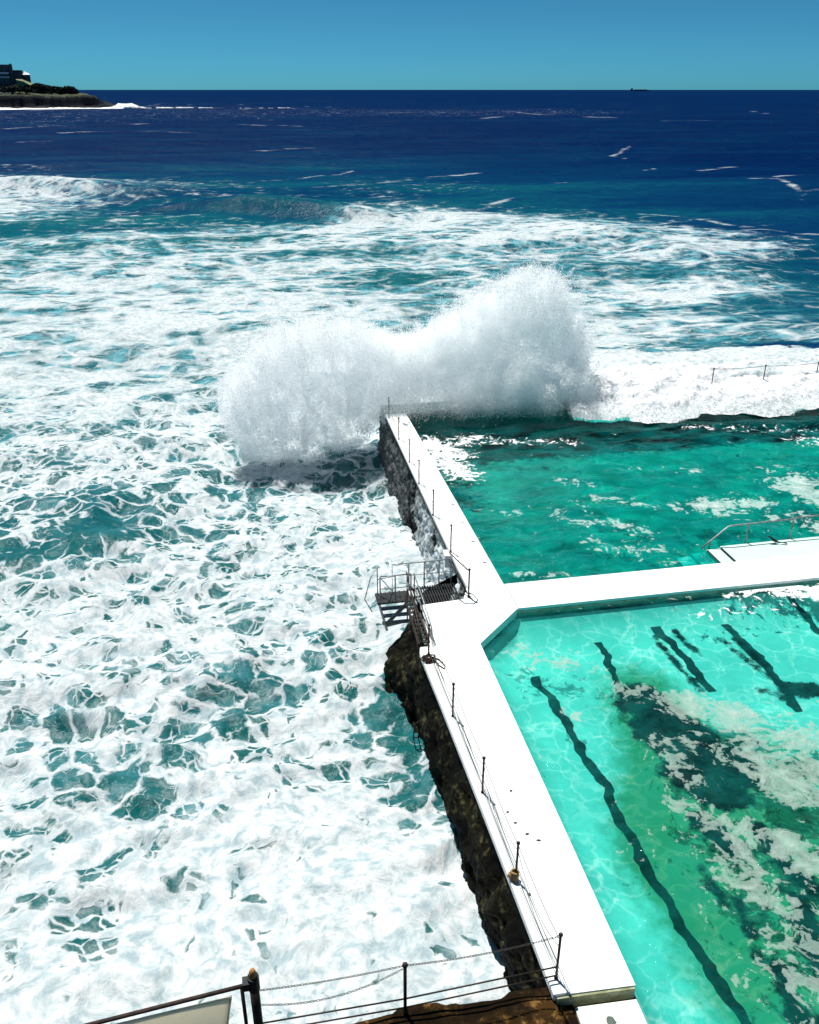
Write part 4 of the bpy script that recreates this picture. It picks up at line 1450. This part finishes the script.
blobs = []
for px in np.arange(27, 78, 1.15):
    gz = np.interp(px, [0, 14, 30, 45, 60, 75, 90], [hz(84), hz(84), hz(85), hz(89), hz(91), hz(92.5), hz(95)])
    tz = np.interp(px, [27, 33, 38, 45, 55, 64, 70, 75, 78], [hz(84), hz(85), hz(82.5), hz(84), hz(86), hz(87), hz(85.5), hz(86.5), hz(90)])
    p = hp(px, 34 + random.uniform(-6, 8), gz - 2)
    blobs.append((p[0], p[1], p[2], random.uniform(2.4, 3.6), max(2.5, tz - gz + 2)))
tag(bush_mesh('bush_belt', blobs), 'belt of dark bushes running down the ridge of the headland', 'bushes', kind='stuff')
for k, (px, ty, by, r) in enumerate([(3, 86, 93, 5), (9, 87, 93, 4.5), (16, 84.5, 92, 5.5), (23, 86, 92, 4.5), (30, 88, 93, 4)]):
    p = hp(px, 16, hz(by) - 1.2)
    t = empty('tree', p, ['dark leafy tree at the left edge of the headland', 'dark tree below the left end of the apartment block', 'tallest dark tree below the corner of the apartment block', 'dark tree below the pale slope', 'low dark tree at the start of the bush belt'][k], 'tree', 'trees below the headland houses')
    m = MB()
    m.tube([p, (p[0], p[1], p[2] + 2.5)], .4, 6, .25)
    m.build('trunk', M['timber'], t)
    bush_mesh('crown', [(p[0], p[1], p[2] + 1.5, r, hz(ty) - p[2] - 1), (p[0] + r * .8, p[1], p[2] + 1, r * .7, (hz(ty) - p[2]) * .7), (p[0] - r * .9, p[1] + 2, p[2] + 1, r * .8, (hz(ty) - p[2]) * .75)], t, .8, 1.4)


def hbox(m, px0, px1, d0, d1, z0, z1):
    a, b, c, d = hp(px0, d0, 0), hp(px1, d0, 0), hp(px1, d1, 0), hp(px0, d1, 0)
    m.prism([a[:2], b[:2], c[:2], d[:2]], z0, z1)


bl = empty('apartment_block', hp(4, 50, hz(90)), 'dark flat roofed apartment block with pale balcony bands on the headland', 'apartment block')
m = MB()
hbox(m, -18, 13.4, 40, 62, hz(92), hz(64.0))
m.build('wall', M['brick'], bl)
m = MB()
hbox(m, 13.45, 15.8, 38, 60, hz(92), hz(63.2))
m.build('stair_tower', M['brick'], bl)
for y0, y1 in ((72.0, 73.6), (76.2, 77.8)):
    m = MB()
    hbox(m, -18, 12.0, 37.5, 39.95, hz(y1), hz(y0))
    m.build('balcony', M['pale_wall'], bl)
for y0, y1 in ((66.5, 69.5), (73.8, 76.0), (78.2, 81)):
    for px in np.arange(-16, 11, 4.6):
        m = MB()
        hbox(m, px, px + 3.4, 39.6, 39.97, hz(y1), hz(y0))
        m.build('window', M['glass'], bl)
b2 = empty('house', hp(20, 48, hz(86)), 'red brown house stepping down beside the apartment block', 'house')
m = MB()
hbox(m, 15.9, 26.0, 46, 60, hz(90), hz(71.0))
m.build('wall', M['brick'], b2)
m = MB()
hbox(m, 14.7, 25.4, 45, 61, hz(70.98), hz(69.6))
m.build('roof', M['red_roof'], b2)
for y0, y1 in ((73, 75), (77.5, 79.5)):
    for px in (16.5, 20, 23):
        m = MB()
        hbox(m, px, px + 1.6, 45.6, 45.97, hz(y1), hz(y0))
        m.build('window', M['glass'], b2)
b3 = empty('house', hp(29, 44, hz(84)), 'small pale roofed house at the end of the headland row', 'house')
m = MB()
hbox(m, 25.4, 32.5, 42, 56, hz(88), hz(74.5))
m.build('wall', M['red_roof'], b3)
m = MB()
a, b, c, d = hp(25.2, 41, 0), hp(33.2, 41, 0), hp(33.2, 57, 0), hp(25.2, 57, 0)
zt, zb = hz(70.5), hz(74.2)
e, f_ = hp(27.5, 49, 0), hp(31, 49, 0)
m.add([(*a[:2], zb), (*b[:2], zb), (*c[:2], zb), (*d[:2], zb), (*e[:2], zt), (*f_[:2], hz(72.5))], [(3, 2, 1, 0), (0, 1, 5, 4), (1, 2, 5), (2, 3, 4, 5), (3, 0, 4)])
m.build('roof', M['pale_wall'], b3)
for y0, y1 in ((75.6, 77.2), (78.6, 80.2)):
    m = MB()
    hbox(m, 27, 32, 41.6, 41.97, hz(y1), hz(y0))
    m.build('window', M['glass'], b3)
m = MB()
top = [hp(18, 40, hz(78.8)), hp(24, 40, hz(79.0)), hp(30, 38, hz(81.5)), hp(38, 36, hz(85.2))]
botm = [hp(18, 34, hz(79.6)), hp(25, 33, hz(81.2)), hp(31, 31, hz(84.8)), hp(38, 31, hz(86.2))]
m.add(top + botm + [(p[0], p[1], p[2] - 6) for p in top + botm], [(0, 1, 5, 4), (1, 2, 6, 5), (2, 3, 7, 6), (4, 5, 13, 12), (5, 6, 14, 13), (6, 7, 15, 14), (0, 4, 12, 8), (3, 11, 15, 7), (0, 8, 9, 1), (1, 9, 10, 2), (2, 10, 11, 3)])
tag(m.build('grass_bank', M['path']), 'pale green sloping bank below the small house', 'bank', kind='structure')
m = MB()
hbox(m, -10, 2.8, 6, 7, hz(94.2), hz(92.4))
hbox(m, 6, 8.0, 6, 7, hz(94.0), hz(92.6))
hbox(m, 10.2, 12, 6, 7, hz(93.8), hz(92.8))
hbox(m, 2.8, 12, 6.2, 6.8, hz(94.6), hz(93.9))
tag(m.build('garden_wall', M['white_wall'], bevel=.1), 'broken low white wall on the terrace below the apartment block', 'wall')

# ship on the horizon
SD = 14500.0
c = far_at(639, 89.9, SD)
lat = Vector((math.cos(YAW + .26), -math.sin(YAW + .26), 0))
fwd = Vector((lat.y * -1, lat.x, 0))
sh = empty('cargo_ship', (c[0], c[1], SL), 'tiny long cargo ship on the horizon', 'ship')
M['ship'] = simple('ship_paint', (0.03, 0.06, 0.10), .7, scale=.05, bump=.01)


def sbox(m, l0, l1, hw, z0, z1, taper=0.0):
    b0 = Vector((c[0], c[1], 0))
    pts = [b0 + lat * l0 - fwd * hw, b0 + lat * (l1 - taper) - fwd * hw, b0 + lat * l1, b0 + lat * (l1 - taper) + fwd * hw, b0 + lat * l0 + fwd * hw]
    m.prism([(p.x, p.y) for p in pts], z0, z1)


m = MB()
sbox(m, -125, 150, 18, SL - 2, SL + 15, 30)
m.build('hull', M['ship'], sh)
m = MB()
sbox(m, -118, -88, 14, SL + 15.01, SL + 34, 2)
sbox(m, -100, -94, 4, SL + 34.01, SL + 42, 1)
m.build('bridge_house', M['ship'], sh)
m = MB()
sbox(m, -70, 110, 14, SL + 15.01, SL + 20, 3)
m.build('cargo', M['ship'], sh)
